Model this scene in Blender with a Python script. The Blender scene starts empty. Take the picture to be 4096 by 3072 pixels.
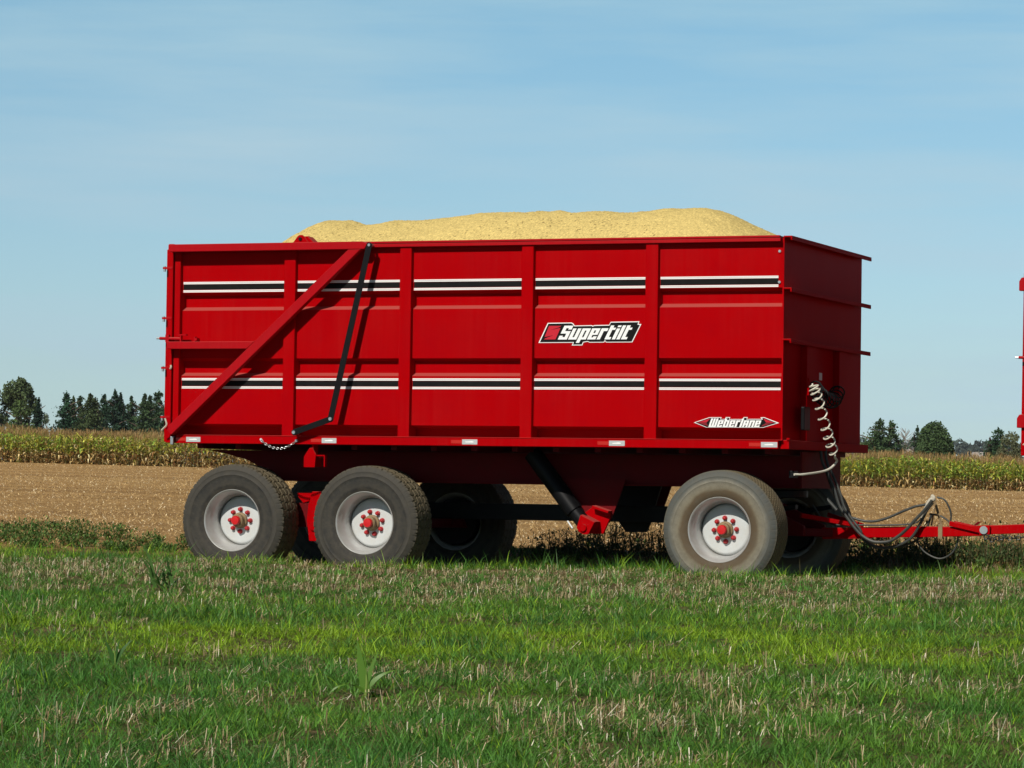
import bpy, bmesh, math, random
import numpy as np
from mathutils import Vector, Matrix
random.seed(7); R = np.random.default_rng(11)
S = bpy.context.scene; C = S.collection
# ---------------------------------------------------------------- camera
CAM = np.array((14.6466, -28.1227, .9796)); YAW, PIT, ROL, FPX = .3715, .0309, .0141, 12659.2
FW = np.array([-math.sin(YAW)*math.cos(PIT), math.cos(YAW)*math.cos(PIT), math.sin(PIT)])
RT = np.array([math.cos(YAW), math.sin(YAW), 0]); UP0 = np.cross(RT, FW)
RR = RT*math.cos(ROL)+UP0*math.sin(ROL); UU = -RT*math.sin(ROL)+UP0*math.cos(ROL)
cd = bpy.data.cameras.new('camera'); cam = bpy.data.objects.new('camera', cd); C.objects.link(cam)
m = Matrix.Identity(4)
for i in range(3):
    m[i][0], m[i][1], m[i][2], m[i][3] = RR[i], UU[i], -FW[i], CAM[i]
cam.matrix_world = m
cd.sensor_width = 36; cd.lens = FPX/4096*36; cd.clip_end = 9000; cd.clip_start = .1
S.camera = cam
# ---------------------------------------------------------------- sky, sun, exposure
SUN = Vector((.10, 1, -.80)).normalized()
sd = bpy.data.lights.new('sun', 'SUN'); sd.energy = 4.2; sd.angle = math.radians(.53); sd.color = (1, .95, .86)
so = bpy.data.objects.new('sun', sd); C.objects.link(so); so.rotation_euler = SUN.to_track_quat('-Z', 'Y').to_euler()
so.location = (0, -30, 30)
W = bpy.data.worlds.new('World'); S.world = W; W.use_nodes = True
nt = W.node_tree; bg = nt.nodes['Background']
sk = nt.nodes.new('ShaderNodeTexSky'); sk.sky_type = 'NISHITA'; sk.sun_disc = False
sk.sun_elevation = math.asin(-SUN.z); sk.sun_rotation = math.radians(188.5)
sk.air_density = 1.0; sk.dust_density = .3; sk.ozone_density = 2.0; sk.altitude = 200
tc = nt.nodes.new('ShaderNodeTexCoord'); mp = nt.nodes.new('ShaderNodeMapping'); mp.inputs['Scale'].default_value = (1, 1, 9)
mp.inputs['Rotation'].default_value = (0, .06, 0)
nz = nt.nodes.new('ShaderNodeTexNoise'); nz.inputs['Scale'].default_value = 5; nz.inputs['Detail'].default_value = 6; nz.inputs['Roughness'].default_value = .55
rp = nt.nodes.new('ShaderNodeMapRange'); rp.inputs[1].default_value = .40; rp.inputs[2].default_value = .72; rp.inputs[3].default_value = 0; rp.inputs[4].default_value = .55
mx = nt.nodes.new('ShaderNodeMix'); mx.data_type = 'RGBA'; mx.inputs[7].default_value = (7.2, 7.5, 7.7, 1)
L = nt.links
L.new(tc.outputs['Generated'], mp.inputs[0]); L.new(mp.outputs[0], nz.inputs[0]); L.new(nz.outputs['Fac'], rp.inputs[0])
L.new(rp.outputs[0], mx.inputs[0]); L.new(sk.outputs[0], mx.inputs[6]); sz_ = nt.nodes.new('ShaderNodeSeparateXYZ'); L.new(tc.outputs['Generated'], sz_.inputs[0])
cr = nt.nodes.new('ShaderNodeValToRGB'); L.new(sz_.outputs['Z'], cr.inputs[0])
ST_ = [(0, (.50, .69, .97)), (.035, (.515, .645, .80)), (.089, (.575, .70, .77)), (.155, (.575, .765, .79)), (.21, (.22, .31, .36)), (.32, (.08, .12, .15)), (.6, (.045, .07, .09)), (1, (.04, .065, .085))]  # sky tint by height; upper sky darkened beyond nature to cut fill light
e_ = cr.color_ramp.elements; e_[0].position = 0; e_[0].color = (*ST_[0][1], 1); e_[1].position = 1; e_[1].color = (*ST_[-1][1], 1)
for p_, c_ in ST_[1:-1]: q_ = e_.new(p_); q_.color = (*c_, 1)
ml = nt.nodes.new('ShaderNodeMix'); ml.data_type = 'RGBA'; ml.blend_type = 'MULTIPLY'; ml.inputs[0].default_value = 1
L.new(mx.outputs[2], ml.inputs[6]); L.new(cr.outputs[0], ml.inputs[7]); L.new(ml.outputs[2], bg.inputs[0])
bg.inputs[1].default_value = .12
S.view_settings.view_transform = 'Standard'; S.view_settings.look = 'None'; S.view_settings.exposure = 0; S.view_settings.gamma = 1
# ---------------------------------------------------------------- helpers
def mat(name, col, rough=.5, metal=0, bump=0, bscale=60, var=0, vscale=3, col2=None, spec=.5, coat=0):
    mt = bpy.data.materials.new(name); mt.use_nodes = True; n = mt.node_tree.nodes; l = mt.node_tree.links
    b = n['Principled BSDF']; b.inputs['Roughness'].default_value = rough; b.inputs['Metallic'].default_value = metal
    b.inputs['Specular IOR Level'].default_value = spec; b.inputs['Coat Weight'].default_value = coat
    b.inputs['Base Color'].default_value = (*col, 1)
    t = n.new('ShaderNodeTexCoord')
    if var or col2:
        z = n.new('ShaderNodeTexNoise'); z.inputs['Scale'].default_value = vscale; z.inputs['Detail'].default_value = 8; z.inputs['Roughness'].default_value = .65
        l.new(t.outputs['Object'], z.inputs[0])
        r = n.new('ShaderNodeMapRange'); r.inputs[1].default_value = .45; r.inputs[2].default_value = .75; r.inputs[4].default_value = var
        l.new(z.outputs['Fac'], r.inputs[0])
        x = n.new('ShaderNodeMix'); x.data_type = 'RGBA'; x.inputs[6].default_value = (*col, 1); x.inputs[7].default_value = (*(col2 or tuple(c*.6 for c in col)), 1)
        l.new(r.outputs[0], x.inputs[0]); l.new(x.outputs[2], b.inputs['Base Color'])
    if bump:
        z = n.new('ShaderNodeTexNoise'); z.inputs['Scale'].default_value = bscale; z.inputs['Detail'].default_value = 5
        l.new(t.outputs['Object'], z.inputs[0]); bp = n.new('ShaderNodeBump'); bp.inputs['Strength'].default_value = bump; bp.inputs['Distance'].default_value = .02
        l.new(z.outputs['Fac'], bp.inputs['Height']); l.new(bp.outputs[0], b.inputs['Normal'])
    return mt
def leafmat(name, trans=.35, rough=.55, spec=.3):
    mt = bpy.data.materials.new(name); mt.use_nodes = True; n = mt.node_tree.nodes; l = mt.node_tree.links
    b = n['Principled BSDF']; b.inputs['Roughness'].default_value = rough; b.inputs['Specular IOR Level'].default_value = spec
    a = n.new('ShaderNodeAttribute'); a.attribute_name = 'Col'; l.new(a.outputs['Color'], b.inputs['Base Color'])
    if trans:
        tr = n.new('ShaderNodeBsdfTranslucent'); l.new(a.outputs['Color'], tr.inputs[0])
        ms = n.new('ShaderNodeMixShader'); ms.inputs[0].default_value = trans
        l.new(b.outputs[0], ms.inputs[1]); l.new(tr.outputs[0], ms.inputs[2]); l.new(ms.outputs[0], n['Material Output'].inputs[0])
    return mt
class MB:
    def __init__(s): s.v = []; s.f = []
    def add(s, v, f):
        o = len(s.v); s.v += [tuple(map(float, p)) for p in v]; s.f += [tuple(i+o for i in q) for q in f]; return s
    def box(s, x0, x1, y0, y1, z0, z1):
        return s.add([(x0,y0,z0),(x1,y0,z0),(x1,y1,z0),(x0,y1,z0),(x0,y0,z1),(x1,y0,z1),(x1,y1,z1),(x0,y1,z1)],
                     [(0,3,2,1),(4,5,6,7),(0,1,5,4),(1,2,6,5),(2,3,7,6),(3,0,4,7)])
    def prism(s, pts, y0, y1, axis='y'):
        n = len(pts)
        mk = {'y': lambda a, b, d: (a, d, b), 'x': lambda a, b, d: (d, a, b), 'z': lambda a, b, d: (a, b, d)}[axis]
        v = [mk(a, b, y0) for a, b in pts]+[mk(a, b, y1) for a, b in pts]
        return s.add(v, [tuple(range(n)), tuple(range(2*n-1, n-1, -1))]+[(i, i+n, (i+1) % n+n, (i+1) % n) for i in range(n)])
    def tube(s, pts, r, seg=8, cap=True):
        P = [Vector(p) for p in pts]; n = len(P); rs = r if isinstance(r, (list, tuple)) else [r]*n
        t = (P[1]-P[0]).normalized(); u = t.orthogonal().normalized(); vs = []
        for i, p in enumerate(P):
            t2 = ((P[min(i+1, n-1)]-P[i]).normalized()+(P[i]-P[max(i-1, 0)]).normalized())
            t2 = t2.normalized() if t2.length > 1e-6 else t
            u = (u-t2*u.dot(t2)); u = u.normalized() if u.length > 1e-6 else t2.orthogonal().normalized()
            w = t2.cross(u)
            for k in range(seg):
                a = 2*math.pi*k/seg; vs.append(p+(u*math.cos(a)+w*math.sin(a))*rs[i])
        f = [(i*seg+k, i*seg+(k+1) % seg, (i+1)*seg+(k+1) % seg, (i+1)*seg+k) for i in range(n-1) for k in range(seg)]
        if cap: f += [tuple(range(seg-1, -1, -1)), tuple(range((n-1)*seg, n*seg))]
        return s.add(vs, f)
    def lathe(s, prof, c=(0, 0, 0), seg=64, fn=None):   # prof: (r, y) about the Y axis through c
        n = len(prof); vs = []
        for k in range(seg):
            a = 2*math.pi*k/seg
            for j, (r, y) in enumerate(prof):
                if fn: r, y = fn(r, y, a, j)
                vs.append((c[0]+r*math.cos(a), c[1]+y, c[2]+r*math.sin(a)))
        f = [(k*n+j, ((k+1) % seg)*n+j, ((k+1) % seg)*n+j+1, k*n+j+1) for k in range(seg) for j in range(n-1)]
        return s.add(vs, f)
    def build(s, name, mt, parent=None, smooth=False, bevel=0, recalc=True):
        me = bpy.data.meshes.new(name); me.from_pydata(s.v, [], s.f); me.validate()
        if recalc:
            bm = bmesh.new(); bm.from_mesh(me); bmesh.ops.recalc_face_normals(bm, faces=bm.faces); bm.to_mesh(me); bm.free()
        o = bpy.data.objects.new(name, me); C.objects.link(o); me.materials.append(mt)
        if parent: o.parent = parent
        if smooth:
            me.polygons.foreach_set('use_smooth', [True]*len(me.polygons))
            if smooth != 'all':
                e = o.modifiers.new('es', 'EDGE_SPLIT'); e.split_angle = math.radians(38)
        if bevel:
            b = o.modifiers.new('bv', 'BEVEL'); b.width = bevel; b.segments = 2; b.limit_method = 'ANGLE'; b.angle_limit = math.radians(40)
        return o
def empty(name, loc=(0, 0, 0)):
    o = bpy.data.objects.new(name, None); C.objects.link(o); o.location = loc; return o
def tag(o, label=None, cat=None, group=None, kind=None):
    for k, v in (('label', label), ('category', cat), ('group', group), ('kind', kind)):
        if v: o[k] = v
    return o
def copy_tree(o, parent=None):
    c = o.copy(); C.objects.link(c); c.parent = parent
    for ch in list(o.children): copy_tree(ch, c)
    return c
def spline(pts, n=8):                                   # Catmull-Rom
    P = [Vector(p) for p in pts]; P = [P[0]*2-P[1]]+P+[P[-1]*2-P[-2]]; out = []
    for i in range(1, len(P)-2):
        a, b, c, d = P[i-1:i+3]
        for k in range(n):
            t = k/n; out.append(.5*((2*b)+(c-a)*t+(2*a-5*b+4*c-d)*t*t+(3*b-a-3*c+d)*t**3))
    return out+[P[-2]]
def pos(s, t):                                          # s metres ahead of the viewpoint, t metres to the right
    return CAM[0]-math.sin(YAW)*s+math.cos(YAW)*t, CAM[1]+math.cos(YAW)*s+math.sin(YAW)*t
def gz(x, y):
    x = np.asarray(x, float); y = np.asarray(y, float)
    s = -(x-CAM[0])*math.sin(YAW)+(y-CAM[1])*math.cos(YAW); t = (x-CAM[0])*math.cos(YAW)+(y-CAM[1])*math.sin(YAW)
    near = .075+.012*np.sin(x*1.7+y*.6)+.010*np.sin(y*2.9-x*.8+1)+.006*np.sin(x*5.3+1.3*y)+.085*np.clip((.05-y)/.9, 0, 1)
    k = np.clip((y-3.0)/5, 0, 1); k = k*k*(3-2*k)
    zc = 1.38-np.clip(t, -60, 60)*.0186
    u = np.clip((y-7)/150, 0, 1)
    far = .22+(zc-.22)*u+.05*np.sin(s*.09+t*.03)*np.clip((s-40)/40, 0, 1)*np.clip((190-s)/30, 0, 1)
    return near*(1-k)+far*k
def vnoise(x, y, sc, seed=0):                           # smooth value noise, 0..1
    x = np.asarray(x)/sc+seed*17.3+1000; y = np.asarray(y)/sc+seed*9.1+1000
    xi = np.floor(x).astype(int); yi = np.floor(y).astype(int); fx = x-xi; fy = y-yi; fx = fx*fx*(3-2*fx); fy = fy*fy*(3-2*fy)
    def h(a, b):
        n = (a*374761393+b*668265263+seed*1442695) & 0x7fffffff; n = ((n ^ (n >> 13))*1274126177) & 0x7fffffff; return ((n ^ (n >> 16)) & 0xffff)/65535
    return (h(xi, yi)*(1-fx)+h(xi+1, yi)*fx)*(1-fy)+(h(xi, yi+1)*(1-fx)+h(xi+1, yi+1)*fx)*fy
def blades(name, base, az, Ln, Wd, lean, curve, col, mt, K=3, taper=1.6, wtwist=0., coltip=None, parent=None, wmin=0.):
    N = len(base); base = np.asarray(base, float); P = np.zeros((N, K+1, 3)); P[:, 0] = base
    for k in range(K):
        th = lean+curve*(k+.5)/K; d = np.stack([np.sin(th)*np.cos(az), np.sin(th)*np.sin(az), np.cos(th)], 1)
        P[:, k+1] = P[:, k]+d*(Ln/K)[:, None]
    wa = az+math.pi/2+wtwist; wv = np.stack([np.cos(wa), np.sin(wa), np.zeros(N)], 1)
    V = np.zeros((N, 2*K+2, 3)); prof = [max(wmin, 1-(k/K)**taper) if k < K else max(wmin, .04) for k in range(K+1)]
    for k in range(K+1):
        w = (Wd*prof[k]*.5)[:, None]*wv; V[:, 2*k] = P[:, k]-w; V[:, 2*k+1] = P[:, k]+w
    nv = 2*K+2; q = np.array([[2*k, 2*k+1, 2*k+3, 2*k+2] for k in range(K)])
    F = (q[None]+(np.arange(N)*nv)[:, None, None]).reshape(-1, 4)
    Cc = np.repeat(np.asarray(col)[:, None, :], nv, 1)
    if coltip is not None:
        ct = np.asarray(coltip)
        for k in range(K+1):
            f = k/K; Cc[:, 2*k] = col*(1-f)+ct*f; Cc[:, 2*k+1] = Cc[:, 2*k]
    return quads(name, V.reshape(-1, 3), F, Cc.reshape(-1, 3), mt, parent)
def quads(name, V, F, col, mt, parent=None, smooth=True):
    me = bpy.data.meshes.new(name); k = F.shape[1]
    me.vertices.add(len(V)); me.vertices.foreach_set('co', np.ascontiguousarray(V, np.float32).ravel())
    me.loops.add(F.size); me.loops.foreach_set('vertex_index', np.ascontiguousarray(F, np.int32).ravel())
    me.polygons.add(len(F)); me.polygons.foreach_set('loop_start', np.arange(0, F.size, k, dtype=np.int32))
    try: me.polygons.foreach_set('loop_total', np.full(len(F), k, np.int32))
    except Exception: pass
    if smooth: me.polygons.foreach_set('use_smooth', np.ones(len(F), bool))
    if col is not None:
        a = me.color_attributes.new('Col', 'FLOAT_COLOR', 'POINT')
        a.data.foreach_set('color', np.concatenate([np.clip(col, 0, 1), np.ones((len(V), 1))], 1).astype(np.float32).ravel())
    me.update(); me.validate(); me.materials.append(mt)
    o = bpy.data.objects.new(name, me); C.objects.link(o)
    if parent: o.parent = parent
    return o
def mixc(cols, idx): return np.array(cols)[idx]
# ---------------------------------------------------------------- ground
def ground_mat():
    mt = bpy.data.materials.new('earth'); mt.use_nodes = True; n = mt.node_tree.nodes; l = mt.node_tree.links
    b = n['Principled BSDF']; b.inputs['Roughness'].default_value = .95; b.inputs['Specular IOR Level'].default_value = .15
    g = n.new('ShaderNodeNewGeometry')
    def noise(scale, detail=6, rough=.6, stretch=None):
        z = n.new('ShaderNodeTexNoise'); z.inputs['Scale'].default_value = scale; z.inputs['Detail'].default_value = detail; z.inputs['Roughness'].default_value = rough
        if stretch:
            mm = n.new('ShaderNodeMapping'); mm.inputs['Rotation'].default_value = (0, 0, 0); mm.inputs['Scale'].default_value = stretch
            l.new(g.outputs['Position'], mm.inputs[0]); l.new(mm.outputs[0], z.inputs[0])
        else: l.new(g.outputs['Position'], z.inputs[0])
        return z.outputs['Fac']
    def ramp(f, stops):
        r = n.new('ShaderNodeValToRGB'); e = r.color_ramp.elements
        e[0].position = stops[0][0]; e[0].color = (*stops[0][1], 1); e[1].position = stops[-1][0]; e[1].color = (*stops[-1][1], 1)
        for p, c in stops[1:-1]: q = e.new(p); q.color = (*c, 1)
        l.new(f, r.inputs[0]); return r.outputs[0]
    fine = ramp(noise(38, 8, .75), [(.3, (.27, .15, .050)), (.5, (.52, .31, .12)), (.72, (.74, .50, .23))])
    wide = ramp(noise(.25, 4, .6, (.12, 1.6, 1)), [(.38, (.60, .56, .52)), (.62, (1.0, 1.0, 1.0))])
    mu = n.new('ShaderNodeMix'); mu.data_type = 'RGBA'; mu.blend_type = 'MULTIPLY'; mu.inputs[0].default_value = .75
    l.new(fine, mu.inputs[6]); l.new(wide, mu.inputs[7])
    dark = ramp(noise(14, 6), [(.35, (.045, .05, .018)), (.65, (.22, .16, .075))])
    dp = n.new('ShaderNodeVectorMath'); dp.operation = 'DOT_PRODUCT'; l.new(g.outputs['Position'], dp.inputs[0]); dp.inputs[1].default_value = (0, 1, 0)
    s0 = -CAM[0]*math.sin(YAW)*-1*-1+CAM[1]*math.cos(YAW)
    ad = n.new('ShaderNodeMath'); ad.operation = 'MULTIPLY_ADD'; l.new(noise(.8, 3), ad.inputs[0]); ad.inputs[1].default_value = 2.0; l.new(dp.outputs['Value'], ad.inputs[2])
    mr = n.new('ShaderNodeMapRange'); l.new(ad.outputs[0], mr.inputs[0])
    base = (-CAM[0]*-math.sin(YAW))*-1+CAM[1]*math.cos(YAW)      # dot of the viewpoint with the forward direction
    base = -math.sin(YAW)*CAM[0]+math.cos(YAW)*CAM[1]
    mr.inputs[1].default_value = 4.9; mr.inputs[2].default_value = 6.6
    fx = n.new('ShaderNodeMix'); fx.data_type = 'RGBA'; l.new(mr.outputs[0], fx.inputs[0]); l.new(dark, fx.inputs[6]); l.new(mu.outputs[2], fx.inputs[7])
    l.new(fx.outputs[2], b.inputs['Base Color'])
    bp = n.new('ShaderNodeBump'); bp.inputs['Strength'].default_value = .9; bp.inputs['Distance'].default_value = .06
    l.new(noise(16, 8, .7), bp.inputs['Height']); l.new(bp.outputs[0], b.inputs['Normal'])
    return mt
n = 420; u = np.linspace(-1, 1, n); ax = np.sinh(u*6.6)/np.sinh(6.6)*3000
gx, gy = np.meshgrid(ax+6, ax+0, indexing='ij')
V = np.stack([gx, gy, gz(gx, gy)], -1).reshape(-1, 3)
ii = (np.arange(n-1)[:, None]*n+np.arange(n-1)[None]).ravel()
G = quads('ground', V, np.stack([ii, ii+n, ii+n+1, ii+1], 1), None, ground_mat()); G['kind'] = 'structure'
# ---------------------------------------------------------------- materials
RED = mat('red_paint', (.385, .0004, .0022), .50, bump=.10, bscale=2.2, var=.8, vscale=1.6, col2=(.34, .0008, .004), spec=.012)
RED2 = mat('red_frame_paint', (.39, .0015, .006), .45, bump=.04, bscale=20, var=.5, vscale=6, col2=(.34, .003, .006), spec=.10)
def dust_highlight(mt, ledge_tint=(.50, .17, .14), amt=.75):           # pale dust and sun highlight, both painted onto the upward facing ledges
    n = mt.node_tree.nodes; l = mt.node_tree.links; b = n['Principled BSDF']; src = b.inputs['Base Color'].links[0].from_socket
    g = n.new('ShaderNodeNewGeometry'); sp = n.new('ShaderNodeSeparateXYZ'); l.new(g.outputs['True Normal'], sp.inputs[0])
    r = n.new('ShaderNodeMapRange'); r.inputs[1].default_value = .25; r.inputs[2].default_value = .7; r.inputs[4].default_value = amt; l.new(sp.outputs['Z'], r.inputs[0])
    x = n.new('ShaderNodeMix'); x.data_type = 'RGBA'; l.new(r.outputs[0], x.inputs[0]); l.new(src, x.inputs[6]); x.inputs[7].default_value = (*ledge_tint, 1); l.new(x.outputs[2], b.inputs['Base Color'])
def streaks(mt, amt=.10, tint=(.44, .06, .05)):             # faint rain and dust streaks running down the sheet
    n = mt.node_tree.nodes; l = mt.node_tree.links; b = n['Principled BSDF']; src = b.inputs['Base Color'].links[0].from_socket
    t = n.new('ShaderNodeTexCoord'); mp = n.new('ShaderNodeMapping'); mp.inputs['Scale'].default_value = (34, 8, .9); z = n.new('ShaderNodeTexNoise'); z.inputs['Scale'].default_value = 1; z.inputs['Detail'].default_value = 6
    z2 = n.new('ShaderNodeTexNoise'); z2.inputs['Scale'].default_value = 1.1; z2.inputs['Detail'].default_value = 4; m = n.new('ShaderNodeMath'); m.operation = 'MULTIPLY'
    l.new(t.outputs['Object'], mp.inputs[0]); l.new(mp.outputs[0], z.inputs[0]); l.new(t.outputs['Object'], z2.inputs[0]); l.new(z.outputs['Fac'], m.inputs[0]); l.new(z2.outputs['Fac'], m.inputs[1])
    r = n.new('ShaderNodeMapRange'); r.inputs[1].default_value = .22; r.inputs[2].default_value = .42; r.inputs[4].default_value = amt; l.new(m.outputs[0], r.inputs[0])
    x = n.new('ShaderNodeMix'); x.data_type = 'RGBA'; l.new(r.outputs[0], x.inputs[0]); l.new(src, x.inputs[6]); x.inputs[7].default_value = (*tint, 1); l.new(x.outputs[2], b.inputs['Base Color'])
streaks(RED, .055); streaks(RED2, .08); dust_highlight(RED, (.42, .12, .10), .55); dust_highlight(RED2, (.42, .12, .10), .4)
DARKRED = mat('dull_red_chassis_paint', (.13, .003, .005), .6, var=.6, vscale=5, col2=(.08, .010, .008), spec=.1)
BLACK = mat('black_steel', (.005, .005, .006), .45, var=.5, vscale=8, col2=(.010, .009, .009), spec=.15)
STRB = mat('black_decal', (.006, .006, .006), .6, var=.6, vscale=14, col2=(.014, .014, .014), spec=.12)
WHITE = mat('white_decal', (.90, .90, .89), .45, var=.2, vscale=30, col2=(.75, .75, .73))
DECRED = mat('crimson_decal', (.55, .004, .02), .4)
DECRED2 = mat('dull_crimson_decal', (.22, .006, .012), .4)
RIMS = mat('silver_rim_paint', (.50, .50, .49), .33, metal=.35, var=.6, vscale=5, col2=(.36, .33, .27), bump=.05, bscale=30)
SILV = mat('galvanised_steel', (.55, .56, .57), .35, metal=.8, var=.5, vscale=20)
RIMW = mat('white_rim_paint', (.56, .58, .58), .35, var=.35, vscale=7, col2=(.48, .42, .32), coat=.2)
GREYP = mat('grey_reflective_tape', (.50, .52, .52), .4, var=.5, vscale=40, col2=(.40, .41, .42))
REDT = mat('orange_red_tape', (.50, .012, .003), .35)
HUBR = mat('red_nut_paint', (.42, .008, .014), .45, var=.6, vscale=30, col2=(.25, .03, .03), bump=.1, bscale=80)
GREASE = mat('dirty_hub_steel', (.26, .18, .09), .7, var=.8, vscale=25, col2=(.12, .08, .04), bump=.3)
RUBH = mat('grey_hose_rubber', (.030, .033, .030), .55, var=.6, vscale=12, col2=(.09, .09, .07))
COILW = mat('white_coil_plastic', (.66, .62, .52), .4)
ROPE = mat('frayed_tape', (.55, .50, .40), .8, bump=.5, bscale=120)
CHAINM = mat('dark_chain_steel', (.05, .05, .05), .5, metal=.6)
def tyremat(name, c1, c2, mud):
    mt = bpy.data.materials.new(name); mt.use_nodes = True; n = mt.node_tree.nodes; l = mt.node_tree.links
    b = n['Principled BSDF']; b.inputs['Roughness'].default_value = .75; b.inputs['Specular IOR Level'].default_value = .35
    t = n.new('ShaderNodeTexCoord'); sx = n.new('ShaderNodeSeparateXYZ'); l.new(t.outputs['Object'], sx.inputs[0])
    cb = n.new('ShaderNodeCombineXYZ'); l.new(sx.outputs['X'], cb.inputs[0]); l.new(sx.outputs['Z'], cb.inputs[1])
    ln = n.new('ShaderNodeVectorMath'); ln.operation = 'LENGTH'; l.new(cb.outputs[0], ln.inputs[0])
    z = n.new('ShaderNodeTexNoise'); z.inputs['Scale'].default_value = 5; z.inputs['Detail'].default_value = 9; z.inputs['Roughness'].default_value = .65; l.new(t.outputs['Object'], z.inputs[0])
    ad = n.new('ShaderNodeMath'); ad.operation = 'MULTIPLY_ADD'; l.new(z.outputs['Fac'], ad.inputs[0]); ad.inputs[1].default_value = .07; l.new(ln.outputs['Value'], ad.inputs[2])
    r = n.new('ShaderNodeValToRGB'); e = r.color_ramp.elements; l.new(ad.outputs[0], r.inputs[0])
    st = mud; e[0].position = st[0][0]; e[0].color = (*st[0][1], 1); e[1].position = st[-1][0]; e[1].color = (*st[-1][1], 1)
    for p, c in st[1:-1]: q = e.new(p); q.color = (*c, 1)
    z2 = n.new('ShaderNodeTexNoise'); z2.inputs['Scale'].default_value = 16; z2.inputs['Detail'].default_value = 9; z2.inputs['Roughness'].default_value = .7; l.new(t.outputs['Object'], z2.inputs[0])
    mr = n.new('ShaderNodeMapRange'); mr.inputs[1].default_value = .4; mr.inputs[2].default_value = .75; mr.inputs[4].default_value = .65; l.new(z2.outputs['Fac'], mr.inputs[0])
    # dust on the tread: by depth along the axle
    my = n.new('ShaderNodeMath'); my.operation = 'ABSOLUTE'; l.new(sx.outputs['Y'], my.inputs[0])
    m2 = n.new('ShaderNodeMapRange'); m2.inputs[1].default_value = .19; m2.inputs[2].default_value = .15; l.new(my.outputs[0], m2.inputs[0])
    x1 = n.new('ShaderNodeMix'); x1.data_type = 'RGBA'; l.new(m2.outputs[0], x1.inputs[0]); l.new(r.outputs[0], x1.inputs[6]); x1.inputs[7].default_value = (*c2, 1)
    x = n.new('ShaderNodeMix'); x.data_type = 'RGBA'; l.new(mr.outputs[0], x.inputs[0]); l.new(x1.outputs[2], x.inputs[6]); x.inputs[7].default_value = (*c1, 1)
    l.new(x.outputs[2], b.inputs['Base Color'])
    bp = n.new('ShaderNodeBump'); bp.inputs['Strength'].default_value = .25; bp.inputs['Distance'].default_value = .01
    l.new(z2.outputs['Fac'], bp.inputs['Height']); l.new(bp.outputs[0], b.inputs['Normal'])
    return mt
TYRE_R = tyremat('dark_tyre_rubber', (.075, .064, .046), (.15, .12, .07), [(.30, (.060, .048, .034)), (.375, (.020, .019, .018)), (.40, (.040, .036, .030)), (.47, (.019, .019, .018)), (.49, (.038, .035, .030)), (.57, (.052, .048, .040))])
TYRE_F = tyremat('muddy_tyre_rubber', (.10, .085, .06), (.17, .135, .075), [(.33, (.075, .05, .028)), (.40, (.10, .068, .036)), (.43, (.19, .165, .115)), (.485, (.20, .185, .145)), (.52, (.10, .105, .095)), (.60, (.062, .068, .066))])
# ---------------------------------------------------------------- trailer
LX, WY = 6.36, 2.80
T = empty('grain_trailer')
tag(T, 'large red tipping grain trailer heaped with yellow grain, parked on the grass edge', 'trailer', 'red grain trailers in the field')
def near_far(name, fn, mt, **k):                        # the same part on the near side and mirrored on the far side
    a = fn(lambda y: y).build(name, mt, T, **k); b = fn(lambda y: WY-y).build(name, mt, T, **k); return a, b
prof = [(.02, 3.26), (.02, 2.812), (.09, 2.785), (.09, 2.672), (.02, 2.636), (.02, 2.160), (.09, 2.135), (.09, 2.020), (.02, 1.988), (.02, 1.512), (.17, 1.480), (.17, 1.385), (.21, 1.385), (.21, 3.26)]
sideN, sideF = near_far('side_panel', lambda Y: MB().prism([(Y(a), b) for a, b in prof], .075, 6.352, 'x'), RED)
PX = [(1.284, 1.407), (2.520, 2.641), (3.783, 3.903), (5.031, 5.155)]
for a, b in PX: near_far('side_post', lambda Y: MB().box(a, b, *sorted((Y(-.03), Y(.15))), 1.396, 3.237), RED, bevel=.006)
near_far('side_post', lambda Y: MB().box(.082, .146, *sorted((Y(-.03), Y(.19))), 1.402, 3.215), RED, bevel=.006)
def toprail(Y):
    m = MB(); m.box(.03, 6.35, *sorted((Y(-.05), Y(.24))), 3.236, 3.268); m.box(.03, 6.345, *sorted((Y(-.056), Y(-.02))), 3.272, 3.292); m.box(.03, 6.347, *sorted((Y(-.02), Y(.20))), 3.268, 3.288)
    return m
near_far('top_rail', toprail, RED2, bevel=.003)
def botrail(Y):
    m = MB(); m.box(.13, 6.346, *sorted((Y(-.04), Y(.16))), 1.318, 1.394); m.box(.13, 6.385, *sorted((Y(-.045), Y(.165))), 1.394, 1.402); return m
rails = near_far('bottom_rail', botrail, RED, bevel=.003)
for x0 in (.247, 1.724, 3.202, 4.694, 6.183):
    r = MB().box(x0, x0+.157, -.0425, -.039, 1.331, 1.380).build('reflector', GREYP, T)
    MB().prism([(x0+.04, 1.350), (x0+.115, 1.350), (x0+.122, 1.358), (x0+.10, 1.364), (x0+.03, 1.358)], -.0436, -.0424).build('embossed_mark', WHITE, r)
    MB().box(x0-.115, x0-.004, -.0425, -.039, 1.340, 1.372).build('red_strip', REDT, r)
# stripes: per bay, on the near side panel
def stripe(z0, z1, ends):
    k = MB(); w = MB()
    for a, b in ends:
        k.box(a, b, .0175, .0205, z0+.026, z1-.026)
        for q in (z0, z0+.0125, z1-.0225, z1-.010): w.box(a, b, .0165, .0205, q, q+.0095)
    k.build('black_stripe', STRB, sideN); w.build('white_pinstripe', WHITE, sideN)
bays = [(.158, 1.270), (1.412, 2.503), (2.652, 3.770), (3.910, 5.015), (5.165, 6.348)]
stripe(2.818, 2.922, bays[:4]+[(5.165, 6.315)]); stripe(1.862, 1.966, bays)
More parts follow.
